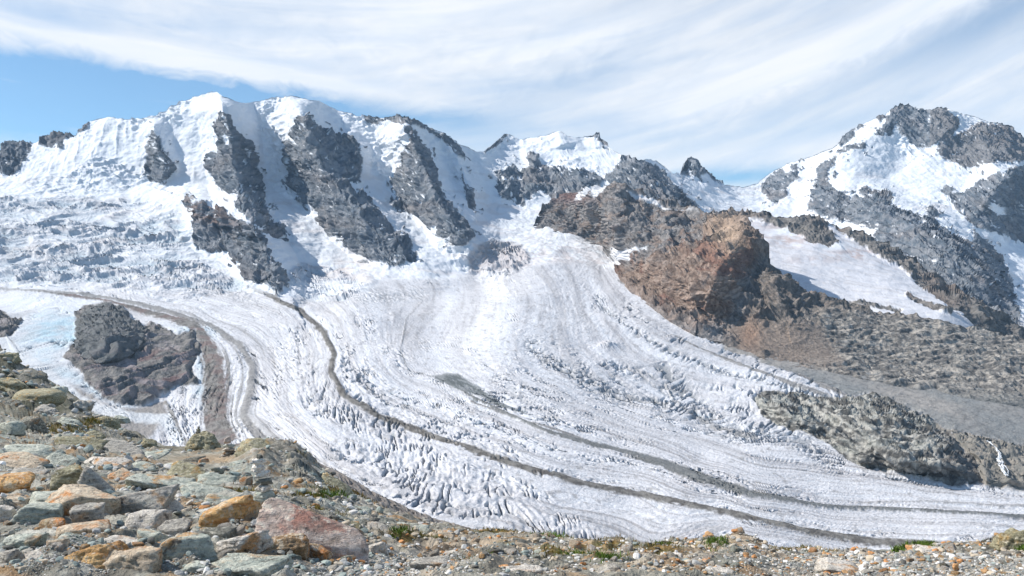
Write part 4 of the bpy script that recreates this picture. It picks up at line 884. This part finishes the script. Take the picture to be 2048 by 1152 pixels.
def stone_mat(name, a, b_, stain=None, stain_amt=0.0, dark=(0.06, 0.055, 0.05), lichen=(0.42, 0.42, 0.30), lich=0.25, scale=9.0, vein=0.0):
    m = bpy.data.materials.new(name); m.use_nodes = True; t = m.node_tree; t.nodes.clear(); b = NB(t)
    tc_ = b.n('ShaderNodeTexCoord'); oi = b.n('ShaderNodeObjectInfo')
    mp = b.n('ShaderNodeVectorMath', operation='ADD'); t.links.new(tc_.outputs['Object'], mp.inputs[0])
    rv = b.m('MULTIPLY', oi.outputs['Random'], 40.0); t.links.new(b.xyz(rv, rv, rv), mp.inputs[1]); vec = mp.outputs[0]
    st_ = b.n('ShaderNodeMapping'); st_.inputs['Scale'].default_value = (0.5, 0.5, 2.6); st_.inputs['Rotation'].default_value = (0.25, 0.3, 0); t.links.new(vec, st_.inputs[0])
    n1 = b.noise(st_.outputs[0], scale, 7, 0.65, 0.4); n2 = b.noise(vec, scale * 0.35, 5, 0.6, 0.3); n3 = b.noise(vec, scale * 5, 4, 0.7); n4 = b.noise(vec, scale * 0.9, 6, 0.7, 0.6); n5 = b.noise(vec, scale * 2.2, 5, 0.7, 0.3)
    c_ = b.mix(b.mapr(n1, 0.32, 0.68), a, b_)
    if stain: c_ = b.mix(b.mapr(n2, 0.62 - 0.35 * stain_amt, 0.74 - 0.30 * stain_amt), c_, stain)
    c_ = b.mix(b.m('MULTIPLY', b.mapr(n4, 0.55, 0.66), lich), c_, lichen)
    c_ = b.mix(b.m('MULTIPLY', b.mapr(n5, 0.54, 0.60), 0.55), c_, (0.50, 0.49, 0.43))
    c_ = b.mix(b.m('MULTIPLY', b.mapr(n5, 0.45, 0.38), 0.5), c_, (0.11, 0.10, 0.085))
    c_ = b.mix(b.m('MULTIPLY', b.mapr(n4, 0.44, 0.34), 0.8), c_, dark)
    if vein: c_ = b.mix(b.m('MULTIPLY', b.mapr(b.m('ABSOLUTE', b.m('SUBTRACT', n2, 0.5)), 0.02, 0.0), vein), c_, (0.6, 0.56, 0.52))
    f = b.m('MULTIPLY', b.m('ADD', 0.30, b.m('MULTIPLY', n3, 1.4)), 1.6); c_ = b.mix(1.0, c_, b.xyz(b.m('MULTIPLY', f, 1.06), f, b.m('MULTIPLY', f, 0.93)), 'MULTIPLY')
    hh = b.m('ADD', b.m('ADD', b.m('MULTIPLY', n1, 1.0), b.m('MULTIPLY', n4, 0.6)), b.m('MULTIPLY', n3, 0.3))
    bp = b.n('ShaderNodeBump'); bp.inputs['Strength'].default_value = 1.0; bp.inputs['Distance'].default_value = 0.07; t.links.new(hh, bp.inputs['Height'])
    p = b.n('ShaderNodeBsdfPrincipled'); t.links.new(c_, p.inputs['Base Color']); t.links.new(bp.outputs[0], p.inputs['Normal'])
    p.inputs['Roughness'].default_value = 0.85; p.inputs['Specular IOR Level'].default_value = 0.3
    o = b.n('ShaderNodeOutputMaterial'); t.links.new(p.outputs[0], o.inputs[0]); return m
SM = {'cairnwhite': stone_mat('white_quartz_stone', (0.55, 0.53, 0.50), (0.74, 0.72, 0.69), (0.55, 0.38, 0.22), 0.1, lich=0.05, scale=12), 'greengrey': stone_mat('green_grey_gneiss', (0.22, 0.26, 0.24), (0.42, 0.45, 0.41), (0.40, 0.24, 0.11), 0.15),
  'grey': stone_mat('grey_granite', (0.24, 0.235, 0.225), (0.47, 0.46, 0.43), (0.36, 0.25, 0.16), 0.15, scale=14),
  'pale': stone_mat('pale_granite', (0.40, 0.385, 0.36), (0.62, 0.60, 0.57), (0.45, 0.27, 0.14), 0.25, lich=0.1, scale=12),
  'tan': stone_mat('tan_gneiss', (0.34, 0.28, 0.21), (0.52, 0.45, 0.36), (0.42, 0.20, 0.08), 0.35),
  'rust': stone_mat('rust_stained_rock', (0.34, 0.17, 0.06), (0.56, 0.38, 0.18), (0.52, 0.44, 0.33), 0.30, lich=0.1),
  'orange': stone_mat('orange_rock', (0.42, 0.19, 0.07), (0.60, 0.36, 0.18), (0.45, 0.40, 0.34), 0.2, lich=0.05),
  'red': stone_mat('red_rock', (0.34, 0.085, 0.06), (0.50, 0.20, 0.15), (0.35, 0.30, 0.28), 0.1, lich=0.05),
  'redslab': stone_mat('reddish_slab', (0.26, 0.205, 0.18), (0.42, 0.365, 0.335), (0.29, 0.155, 0.125), 0.22, lich=0.1, scale=6, vein=0.35),
  'dark': stone_mat('dark_schist', (0.07, 0.075, 0.07), (0.18, 0.185, 0.165), (0.20, 0.12, 0.06), 0.2),
  'brown': stone_mat('brown_crusted_rock', (0.14, 0.085, 0.04), (0.32, 0.235, 0.15), (0.42, 0.18, 0.06), 0.35, vein=0.4),
  'olive': stone_mat('olive_lichened_rock', (0.13, 0.125, 0.08), (0.32, 0.31, 0.22), (0.30, 0.20, 0.08), 0.2)}
seedc = [100]
def stone(name, u, v, w, h, mat, label, cat='boulder', dep=0.75, yaw=None, tilt=0.0, roll=0.0, sub=4, group=None, sink=0.08, strata=0.0, z=None, rough=0.07, nplanes=9, yoff=0.0, rounding=42, Y=None, taper=0.0, dpx=None):
    """u,v = centre of the stone in the photo; w,h = its size there in px"""
    seedc[0] += 1; s_ = seedc[0]; r_ = np.random.default_rng(s_)
    base = ground_pt(u, v + h * 0.35); D = float(base[1]) if Y is None else Y
    k_ = 1.0 if dpx else 1.24 if name.startswith('cairn') else 1.14; w, h = w * k_, h * k_
    m = D / F; dims = (w * m, max(w, h) * m * dep, h * m / (1 - sink * 0.6))
    if dpx: dims = tuple(q * m for q in dpx)
    v_, f_ = rock_shape(s_, sub, dims, rough=rough, nplanes=nplanes, strata=strata, rounding=rounding)
    if taper: v_[:, :2] *= (1 - taper * (v_[:, 2:3] / dims[2] + 0.5))
    yw = r_.uniform(-0.35, 0.35) if yaw is None else R(yaw)
    v_ = rot(v_, R(tilt), R(roll), 0)
    me = make_mesh(name, v_, f_, None, None, smooth=True)
    o = link(name, me, SM[mat])
    x = (u - 1024) / F * D; zc = (576 - v) / F * D if z is None else z
    o.location = (x, D + yoff, zc - sink * 0.3 * h * m); o.rotation_euler = (0, 0, yw)
    if label: tag(o, label, cat, group)
    return o
BL = [
 (378,1103,100,104,'greengrey','large upright pale grey-green boulder with speckled dark face, left of the white angular rock',dict(dep=.7,nplanes=8,sub=5)),
 (272,1130,120,84,'tan','big pinkish tan boulder leaning against the tall grey-green boulder',dict(roll=14,sub=5)),
 (180,1128,130,62,'rust','long orange-yellow boulder with a dark hollow at its right end',dict(roll=-22,sub=5,strata=4)),
 (302,1086,58,50,'greengrey','small teal-grey rock wedged above the pinkish tan boulder',{}),
 (294,1047,78,50,'pale','white and pink knobbly rock below the large grey block',dict(nplanes=20,rough=.1)),
 (168,1012,136,56,'tan','wide orange-cream boulder behind the blue-grey pyramid stone',dict(roll=10,sub=5)),
 (176,1030,56,44,'grey','blue-grey pyramid-shaped stone in front of the orange-cream boulder',dict(nplanes=6)),
 (192,1053,118,34,'tan','rusty grey slab lying right under the blue-grey pyramid stone',dict(sub=4,strata=3,yoff=-.15)),
 (82,1028,96,46,'greengrey','flat-topped green-grey block with an orange-stained top',dict(roll=6,sub=5,strata=3,nplanes=6)),
 (10,1029,50,38,'pale','cream rock cut by the left frame edge',dict(nplanes=8)),
 (104,1051,54,30,'brown','oval brown stone under the flat-topped green-grey block',dict(rounding=7)),
 (52,1085,80,42,'greengrey','pale green rock with a dark overhanging front, near the left edge',dict(roll=-8,sub=5)),
 (18,1124,56,42,'grey','grey rock with dark base in the bottom left corner',dict(roll=-15)),
 (44,1150,56,34,'greengrey','teal stone at the very bottom left',{}),
 (118,1100,44,44,'tan','pointed yellow-grey stone above the long orange boulder',dict(nplanes=9)),
 (238,1088,70,22,'pale','thin pale slab between the tan boulders',dict(roll=10,strata=3)),
 (294,1010,102,60,'grey','large square grey block left of the slanting teal slab tip',dict(nplanes=5,sub=5,yaw=12)),
 (312,968,128,36,'greengrey','long teal-grey slab tilting down to the right over a dark gap',dict(roll=18,strata=4,sub=5,nplanes=6)),
 (144,962,76,54,'olive','brown and green block with a sunlit tan top, left of the slanting plank-like slab',dict(nplanes=8,sub=5)),
 (196,972,78,34,'grey','plank-like grey slab leaning down to the right',dict(roll=42,nplanes=5,sub=4)),
 (24,968,84,40,'rust','reddish brown rock by the left edge below the bedrock ledges',dict(sub=4)),
 (100,1000,90,28,'greengrey','low pale green ledge stone left of the orange-cream boulder',dict(strata=3)),
 (616,1081,250,96,'redslab','huge flat red and grey slab sloping down to the right below the tall cairn',dict(dpx=(262,150,44),tilt=30,roll=19,nplanes=5,sub=5,rough=.05,yoff=.22,rounding=30,sink=.1)),
 (452,1036,116,58,'rust','rust-orange boulder with dark underside at the left end of the huge red slab',dict(roll=-18,sub=5,yoff=.1)),
 (440,1072,84,34,'dark','dark green-grey rock beneath the rust-orange boulder',{}),
 (482,1094,108,56,'pale','white-grey angular rock in front of the rust-orange boulder',dict(roll=-16,sub=5,strata=3)),
 (560,1066,92,30,'red','bright red stone on the edge of the huge red slab',dict(nplanes=8,roll=-6)),
 (572,1098,82,56,'brown','dark brown crusted boulder below the bright red stone',dict(sub=5,rough=.1)),
 (634,1108,56,34,'brown','low brown tail stone right of the crusted boulder',dict(roll=20)),
 (496,1140,146,36,'greengrey','long pale green slab along the bottom edge',dict(nplanes=6,sub=5,strata=3)),
 (400,1142,60,34,'greengrey','grey-green stone at the foot of the large upright boulder',{}),
 (682,1120,50,15,'orange','flat orange slab on the gravel right of the huge red slab',dict(nplanes=6,sub=3)),
 (752,1102,46,30,'pale','white rock with a dark front standing on gravel',dict(roll=-14)),
 (872,1131,106,24,'grey','long low grey slab in the gravel at the bottom centre',dict(roll=8,strata=3,nplanes=6)),
 (846,1100,15,16,'dark','small dark brown upright stone near the long low grey slab',dict(sub=3)),
 (948,1096,24,13,'dark','small black stone right of centre on the near slope',dict(sub=3)),
 (1003,1141,42,26,'orange','rounded bright orange rock at the bottom centre',dict(rounding=7)),
 (1044,1147,76,28,'pale','broad white rock beside the rounded orange rock',dict(nplanes=8)),
 (972,1081,16,11,'orange','small orange stone on the crest above the bottom centre',dict(sub=3)),
 (957,1100,15,10,'orange','small orange flake beside the small black stone',dict(sub=3)),
 (1077,1111,36,15,'greengrey','blue-grey flat slab right of the green moss',dict(nplanes=6,sub=3)),
 (1137,1091,16,12,'dark','blue-black stone on the crest among tan rubble',dict(sub=3)),
 (1204,1090,18,13,'orange','orange cube-like stone on the crest right of the blue-black stone',dict(sub=3)),
 (1252,1100,30,18,'pale','white block with violet shade right of the orange cube-like stone',dict(sub=3,roll=-20)),
 (1218,1146,52,26,'grey','blue-grey wedge rock at the bottom right of centre',dict(roll=-24,nplanes=7)),
 (1286,1116,34,20,'brown','brown pitted stone in the moss patch',dict(sub=3)),
 (1425,1128,56,22,'orange','tan-orange slab with a dark stone at its right end',dict(nplanes=6,roll=8)),
 (1458,1124,34,20,'dark','dark slate stone at the end of the tan-orange slab',dict(roll=18,sub=3)),
 (1446,1146,48,20,'pale','white stone just below the tan-orange slab',{}),
 (1350,1118,50,20,'pale','chalky white stone left of the tan-orange slab',dict(strata=2)),
 (1676,1137,104,28,'pale','broad white slab with an orange lower edge in the right gravel',dict(nplanes=7,sub=5,roll=3)),
 (1858,1101,56,14,'pale','thin white slab on the crest at the right',dict(roll=6,nplanes=6)),
 (1823,1099,24,16,'orange','orange wedge leaning on the thin white slab',dict(roll=30,nplanes=6,sub=3)),
 (1911,1133,12,13,'orange','small lone orange stone in the right gravel',dict(sub=3)),
 (2026,1084,92,46,'olive','olive lichened rock outcrop at the right frame edge',dict(sub=5,strata=4,rough=.2,rounding=12,taper=.4,nplanes=20)),
 (1482,1084,88,26,'tan','low rubbly tan hump on the crest right of centre',dict(sub=5,strata=3,rough=.22,rounding=8,taper=.6,nplanes=20)),
 (520,906,90,30,'olive','leftmost of the ribbed bedrock ridges stepping down right of the short cairn',dict(dpx=(110,90,34),roll=18,tilt=12,sub=5,strata=7,rough=.2,nplanes=22,sink=.3)),
 (574,926,110,34,'brown','second ribbed bedrock ridge right of the short cairn, the longest one',dict(dpx=(130,100,36),roll=28,tilt=12,sub=5,strata=8,rough=.2,nplanes=22,sink=.3)),
 (628,950,100,30,'grey','third ribbed bedrock ridge, steep and grey, above the lateral gravel slope',dict(dpx=(116,90,32),roll=32,tilt=12,sub=5,strata=8,rough=.2,nplanes=22,sink=.3)),
 (672,978,70,22,'olive','lowest of the ribbed bedrock ridges stepping down to the gravel slope',dict(dpx=(84,70,24),roll=32,tilt=12,sub=4,strata=6,rough=.2,nplanes=18,sink=.3)),
 (66,852,50,36,'dark','dark green-black boulder on the left ledge',dict(rounding=8)),
 (20,858,56,30,'greengrey','rounded grey-green boulder left of the dark boulder',dict(rounding=7)),
 (78,798,110,34,'olive','long whaleback rock halfway up the left hillside',dict(rounding=8,strata=3)),
 (404,886,88,44,'olive','olive hummock of rock with a tiny cairn on top',dict(sub=5,rounding=7,rough=.22,strata=3,taper=.55,nplanes=24)),
 (388,920,50,12,'dark','dark flat slab lying on the tan sandy patch',dict(roll=-10,nplanes=6,sub=3)),
 (340,930,40,12,'greengrey','small flat grey slab left on the sandy patch',dict(roll=-6,nplanes=6,sub=3)),
 (476,932,34,20,'greengrey','teal block left of the tall cairn',{}),
 (556,930,22,16,'pale','pinkish leaf-shaped stone leaning right of the tall cairn',dict(roll=-30,sub=3)),
 (552,942,26,12,'pale','white wedge stone under the leaning pinkish stone',dict(roll=-16,sub=3)),
 (646,958,26,8,'orange','thin orange-topped slab on the dark outcrop slope',dict(nplanes=6,sub=3)),
]
for (u, v, w, h, mt, lab, kw) in BL:
    stone('rock_slab' if ('slab' in lab and w > 1.8 * h) else 'boulder', u, v, w, h, mt, lab, **kw)

# --- cairns: each stone is a thing of its own standing on the one below
def cairn(list_, Y):
    for (u, v, w, h, mt, lab, roll) in list_:
        stone('cairn_stone', u, v, w, h, mt, lab, cat='stone', roll=roll, sub=4, sink=0.0, Y=Y, dep=0.9, nplanes=8, group='stacked stones of the cairns', rounding=9)
yc = 7.0
cairn([(527.5,992,34,20,'greengrey','bottom stone of the tall cairn, a blocky green one',0), (525,976,31,13,'pale','second stone up in the tall cairn, pale grey',-4),
  (527,962,29,15,'dark','dark tilted third stone up in the tall cairn',-14), (524,949,27,13,'cairnwhite','fourth stone up in the tall cairn, square and pale',0),
  (517.5,936,25,13,'cairnwhite','whitish fifth stone up in the tall cairn',3), (518,923,24,12,'cairnwhite','cream sixth stone up in the tall cairn',-3), (520,913,14,9,'dark','small dark top stone of the tall cairn',0)], yc)
yc = float(ground_pt(457, 914)[1]) - 0.8
cairn([(456,916,30,7,'dark','lowest flat stone of the short cairn by the sandy patch',0), (457,910,26,6.5,'grey','second flat stone up in the short cairn',3), (458,904,24,6.5,'dark','third flat stone up in the short cairn',-3),
  (458,898,22,6.5,'grey','fourth flat stone up in the short cairn',2), (457,891,19,7,'greengrey','fifth flat stone up in the short cairn',-2), (456,881,13,13,'redslab','pointed pinkish top stone of the short cairn',0)], yc)
yc = float(ground_pt(404, 895)[1])
cairn([(397,865,8,5,'dark','lower stone of the tiny cairn on the olive hummock',0), (397,860,6,5,'olive','middle stone of the tiny cairn on the olive hummock',0), (397,855.5,4,4.5,'dark','top stone of the tiny cairn on the olive hummock',0)], yc)

# --- smaller stones: individuals that share meshes
protos = {}
for mt in ('greengrey', 'grey', 'pale', 'tan', 'rust', 'dark', 'orange'):
    for i in range(5):
        seedc[0] += 1; v_, f_ = rock_shape(seedc[0], 3, (1.0, 0.8, 0.42 + 0.3 * (i % 3)), nplanes=8, rough=0.06, rounding=40)
        me = make_mesh('stone', v_, f_, None, None, smooth=True); me.materials.append(SM[mt]); protos[mt, i] = me
import re
SHORT = [(u, v, w, h, re.split(r",| (?:with|in|of|on|by|below|above|beside|at|lying|cut|under|near|wedged|leaning|behind|right|left|tilting|along|between|from|standing|beneath|sloping|breaking|falling|just|right)\b", lab)[0]) for (u, v, w, h, mt, lab, kw) in BL]
USED = set()
def by_neighbour(what, u, v, zone):
    best = sorted((math.hypot((u - a) / max(w, 40), (v - b) / max(h, 20)), a, b, sh) for a, b, w, h, sh in SHORT)
    for dd_, a, b, sh in best[:4]:
        if dd_ > 3.2: break
        pos = 'above' if v < b - 8 else 'below' if v > b + 8 else 'left of' if u < a else 'right of'
        L_ = '%s just %s the %s' % (what, pos, sh)
        if L_ not in USED and len(L_.split()) <= 16: USED.add(L_); return L_
    return '%s %s' % (what, zone)
# --- flat bedrock slabs of the left ledges, blocks on the left hillside
LS = [(60,905,120,22),(150,896,110,18),(235,905,110,20),(300,912,70,16),(40,930,110,20),(120,928,80,18),(215,930,100,22),(285,938,80,18),(370,948,90,20),(60,952,90,18),(430,965,80,22),(250,955,70,16),
      (410,990,100,26),(340,1020,60,22),(445,1006,70,20),(500,1022,60,18),(350,1058,60,26),(220,1010,50,26),(30,1003,70,20),(140,1082,60,18),(75,1120,70,26),(330,1148,50,22),(700,1060,70,16),(770,1076,90,14),(820,1060,70,12),(880,1082,70,14),(720,1025,50,12),(930,1110,80,14)]
LC = ('greengrey', 'olive', 'grey', 'greengrey', 'tan', 'greengrey', 'pale')
for i, (u, v, w, h) in enumerate(LS):
    where = 'in the ledges left of the sandy patch' if (v < 975 and u < 480) else 'between the big blocks at the bottom left' if u < 560 else 'on the slope right of the huge red slab'
    mt = LC[i % 7]
    stone('bedrock_slab', u, v, w, h, mt, by_neighbour({'greengrey': 'pale green-grey', 'olive': 'olive', 'grey': 'plain grey', 'tan': 'tan', 'pale': 'whitish'}[mt] + ' flat slab', u, v, where), cat='slab', dpx=(w * 1.05, w * .8, h * 1.1), tilt=14 + 8 * (i % 3), roll=6 + 4 * (i % 3), sub=4, group='flat bedrock slabs of the near slope', strata=3, nplanes=6, rough=.08)
for i, (u, v, w, h) in enumerate([(20,716,60,26),(66,752,80,28),(120,780,60,22),(20,768,90,30),(160,812,70,30),(214,848,70,34),(258,872,50,24),(140,846,60,20),(190,872,60,18),(96,822,60,16),(300,886,44,20),(20,812,70,22),(244,838,40,14),(604,920,60,26),(640,950,50,22),(668,972,50,20)]):
    hs = u < 330
    where = ('at the very top left corner of the hillside', 'on the skyline edge of the hillside, second from the top', 'on the skyline edge of the hillside, third from the top', 'at the left frame edge above the long whaleback rock',
             'on the hillside edge next to the ice tongue', 'on the hillside edge opposite the scree patch', 'low on the hillside edge, nearly at its foot', 'right of the dark green-black boulder', 'among rubble at the foot of the hillside',
             'between the whaleback rock and the dark boulder', 'at the lowest end of the left hillside', 'left of the whaleback rock at the frame edge', 'halfway down the hillside edge', 'high on the ribbed ridges', 'midway down the ribbed ridges', 'low on the ribbed ridges')[i]
    mt = ('olive', 'dark', 'greengrey', 'olive', 'grey')[i % 5]
    stone('bedrock_block', u, v, w, h, mt, {'greengrey': 'green-grey'}.get(mt, mt) + ' rock hump ' + where, cat='rock', dpx=(w * 1.0, w * .8, h * .95), roll=14 if not hs else 16, tilt=10, sub=5, group='rock humps of the hillside' if hs else 'rock humps by the tall cairn', strata=7, nplanes=20, rough=.24, rounding=40, taper=.35)
LAB = {'greengrey': 'small greenish grey stone lying loose on the near slope', 'grey': 'small plain grey stone lying loose on the near slope', 'pale': 'small whitish stone lying loose on the near slope',
  'tan': 'small tan stone lying loose on the near slope', 'rust': 'small rust-stained stone lying loose on the near slope', 'dark': 'small dark stone lying loose on the near slope', 'orange': 'small orange stone lying loose on the near slope'}
def pick(u):
    p_ = np.array([0.26, 0.20, 0.20, 0.16, 0.08, 0.07, 0.03]) if u < 800 else np.array([0.10, 0.18, 0.28, 0.26, 0.09, 0.05, 0.04])
    return ('greengrey', 'grey', 'pale', 'tan', 'rust', 'dark', 'orange')[rng.choice(7, p=p_ / p_.sum())]
cnt = 0
while cnt < 270:
    u = rng.uniform(-10, 2060); v = FT(u) + 4 + (1150 - FT(u)) * rng.random() ** 0.8
    if v < 930 and rng.random() < 0.6: continue
    px = rng.uniform(11, 30) * (1.25 if (u < 700 and v > 980) else 1.0) * (0.8 if u > 1500 else 1)
    p_ = ground_pt(u, v); mt = pick(u)
    pi_ = int(rng.integers(5)); o = bpy.data.objects.new('stone', protos[mt, pi_]); sc.collection.objects.link(o)
    s_ = px * p_[1] / F; o.location = (p_[0], p_[1], p_[2] + 0.10 * s_); o.scale = (s_, s_, s_ * rng.uniform(0.7, 1.1))
    o.rotation_euler = (rng.normal(0, 0.2), rng.normal(0, 0.25), rng.uniform(0, 6.28)); 
    zone = ('on the left hillside' if v < 900 else 'on the ledges above the big boulders at the left' if v < 1000 else 'among the big boulders at the bottom left') if u < 480 else (
        'around the tall cairn' if v < 1010 and u < 640 else 'beside or on the huge red slab' if u < 760 else 'near the gravel patch at the bottom centre' if (u < 1000 and v > 1100) else 'on the slope right of the red slab' if u < 1000
        else 'along the crest above the bottom centre' if (v < FT(u) + 26 and u < 1500) else 'among moss at the bottom right of centre' if u < 1500 else 'on the crest at the right' if v < FT(u) + 18 else 'on the pale gravel at the bottom right')
    tag(o, by_neighbour('small ' + LAB[mt].split('small ')[1].split(' stone')[0] + (' flat' if pi_ % 3 == 0 else ' chunky' if pi_ % 3 == 2 else '') + ' stone', u, v, zone), 'stone', 'loose small stones on the near slope'); cnt += 1

# --- gravel and rubble nobody could count: joined, own colours
PAL = np.array([(0.27,0.31,0.285),(0.36,0.355,0.335),(0.55,0.53,0.50),(0.44,0.37,0.28),(0.40,0.24,0.12),(0.13,0.125,0.11),(0.46,0.22,0.09),(0.64,0.62,0.58),(0.36,0.33,0.28)], np.float32) * 1.2
def rubble(name, n, region, size, label, subd=1, pal=None, cols_jit=0.18):
    forms = [rock_shape(9000 + i, subd, (1.0, 0.8, 0.55), nplanes=8, rough=0.05 if subd > 1 else 0) for i in range(12)]
    VV, FF, CC, off = [], [], [], 0
    for i in range(n):
        u, v = region(); p_ = ground_pt(u, v); fv, ff = forms[int(rng.integers(12))]
        s_ = size(u, v, p_[1]) * (0.6 + 0.9 * rng.random() ** 2); vv = rot(fv * s_ * np.array([1, 1, rng.uniform(0.6, 1.1)]), rng.normal(0, .3), rng.normal(0, .3), rng.uniform(0, 6.28))
        jit = rng.uniform(-1, 1, 2) * 0.01 * p_[1]
        vv = vv + p_ + np.array([jit[0] * .3, jit[1] * .3, 0.12 * s_])
        w = np.ones(9) if pal is None else pal(u); cc = PAL[rng.choice(9, p=w / w.sum())] * (1 + rng.uniform(-cols_jit, cols_jit))
        VV.append(vv); FF.append(ff + off); CC.append(np.repeat(cc[None], len(vv), 0)); off += len(vv)
    o = link(name, make_mesh(name, np.concatenate(VV), np.concatenate(FF), np.concatenate(CC), None, smooth=False), MAT_GRAVEL)
    return tag(o, label, name.replace('_', ' '), kind='stuff')
MAT_GRAVEL = terrain_mat('gravel_stones', 0.035, 0.7, 0.9, 0.45, bdist=0.5)
palL = lambda u: np.array([3, 3, 1.4, 2, 1, 1.6, .4, .3, 2.4]) if u < 760 else np.array([1, 2, 2.4, 3, 1.4, 1.2, .7, .9, 2.4])
def reg_all():
    while True:
        u = rng.uniform(-120, 2170); v = FT(u) + 1 + (1165 - FT(u)) * rng.random()
        if v < 900 and rng.random() < 0.5: continue
        if abs(u - 400) < 85 and abs(v - 922) < 13 and rng.random() < 0.9: continue
        return u, v
def reg_left():
    while True:
        if rng.random() < 0.35: u = rng.uniform(-60, 330); v = FT(u) + 2 + 120 * rng.random()
        else: u = rng.uniform(-60, 760); v = FT(u) + 3 + (1165 - FT(u)) * rng.random()
        if abs(u - 400) < 85 and abs(v - 922) < 13: continue
        if v < 975 and rng.random() < .45: continue
        if v > FT(u): return u, v
rubble('block_rubble', 1900, reg_left, lambda u, v, D: (17 if v > 900 else 12) * D / F, 'angular broken blocks heaped between the large boulders and up the left hillside', 2, lambda u: np.array([4, 3, 2, 1.6, .8, 1.4, .2, .8, 3.]))
def reg_right():
    while True:
        u = rng.uniform(700, 2080); v = FT(u) + 3 + (1165 - FT(u)) * rng.random()
        if noise(np.array([[u / 90, v / 25, 0.5]]))[0] > -0.15: return u, v
rubble('block_rubble', 1000, reg_right, lambda u, v, D: 14 * D / F, 'angular tan and pale blocks strewn in patches along the crest at the centre and right', 2, lambda u: np.array([.8, 2, 2, 3.4, 1.4, 1.2, 1.0, .8, 2.2]))
rubble('rubble', 8000, reg_all, lambda u, v, D: 6.5 * D / F * (1.2 if v > 1000 else 1.0), 'loose rubble of many small stones strewn over the near slope', 2, palL)
def reg_grav():
    k_ = rng.random()
    if k_ < 0.52: u = rng.uniform(1450, 2200); return u, max(FT(u) + 3, 1100) + (1170 - max(FT(u) + 3, 1100)) * rng.random()
    if k_ < 0.70: u = rng.uniform(620, 960); return u, rng.uniform(1114, 1168)
    u = rng.uniform(0, 420); return u, rng.uniform(1080, 1168)
rubble('gravel', 15000, reg_grav, lambda u, v, D: 4.0 * D / F, 'fine pale gravel between the stones along the bottom of the near slope', 1, lambda u: np.array([2.5, 3, 2.5, 1, .4, .7, .4, 2, 1.5]))
print('stones', round(time.time() - T0, 1))

# --- grass tufts and moss cushions
def grass(name, spots, label, n, hpx, ca, cb):
    VV, FF, CC, off = [], [], [], 0
    for i in range(n):
        uu, vv, a, b = spots[int(rng.integers(len(spots)))]
        u = uu + rng.normal() * a * 0.6; v = max(vv + rng.normal() * b * 0.6, FT(u) + 1); p_ = ground_pt(u, v); h = hpx * p_[1] / F * rng.uniform(.5, 1.2); w = h * 0.09
        th = rng.uniform(0, 6.28); d = np.array([math.cos(th), math.sin(th), 0]); ln = rng.normal(0, 0.45, 2)
        tip = p_ + np.array([ln[0] * h, ln[1] * h, h]); mid_ = p_ + np.array([ln[0] * h * .35, ln[1] * h * .35, h * .6])
        VV += [p_ - d * w, p_ + d * w, mid_ + d * w * .7, mid_ - d * w * .7, tip, tip]; FF += [(off, off + 1, off + 2, off + 3)]; FF += [(off + 3, off + 2, off + 4, off + 5)]
        cc = np.array(ca) + (np.array(cb) - np.array(ca)) * rng.random(); CC += [cc] * 6; off += 6
    VV = np.array(VV); VV[5::6] += 0.0005
    return tag(link(name, make_mesh(name, VV, np.array(FF), np.array(CC), None), MAT_GRAVEL), label, 'grass', kind='stuff')
grass('alpine_grass', [(a, b, c_, d) for a, b, c_, d in MOSS], 'short olive and rust alpine grass and moss in the gaps between rocks', 9000, 8, (0.11, 0.13, 0.025), (0.28, 0.17, 0.04))
grass('green_grass', [(1800, 1100, 12, 3), (1845, 1097, 16, 3), (970, 1132, 16, 4), (1150, 1120, 22, 5), (1215, 1138, 24, 5), (1330, 1106, 14, 3), (2040, 1100, 14, 3), (800, 1085, 14, 3), (1430, 1100, 20, 4), (660, 1000, 26, 4), (1100, 1078, 24, 3)], 'tufts of fresh green grass on the crest and among the near stones', 5000, 12, (0.07, 0.14, 0.02), (0.16, 0.22, 0.04))

# ================================================================ haze
hz = bpy.data.materials.new('mountain_air'); hz.use_nodes = True; t = hz.node_tree; t.nodes.clear()
vo = t.nodes.new('ShaderNodeVolumePrincipled'); vo.inputs['Color'].default_value = (0.50, 0.74, 1.0, 1); vo.inputs['Density'].default_value = 1.6e-5
ou = t.nodes.new('ShaderNodeOutputMaterial'); t.links.new(vo.outputs[0], ou.inputs['Volume'])
hv = np.array([(x, y, z) for z in (-905, 1500) for x, y in ((-61000, -61000), (61000, -61000), (61000, 61000), (-61000, 61000))], float)
hf = np.array([(0, 3, 2, 1), (4, 5, 6, 7), (0, 1, 5, 4), (1, 2, 6, 5), (2, 3, 7, 6), (3, 0, 4, 7)])
tag(link('haze', make_mesh('haze', hv, hf, None, None, False), hz), 'thin blue mountain haze over the whole valley', 'haze', kind='stuff')
print('total', round(time.time() - T0, 1), 'tris', sum(len(o.data.polygons) * (2 if o.data.polygons and len(o.data.polygons[0].vertices) == 4 else 1) for o in sc.objects if o.type == 'MESH'))
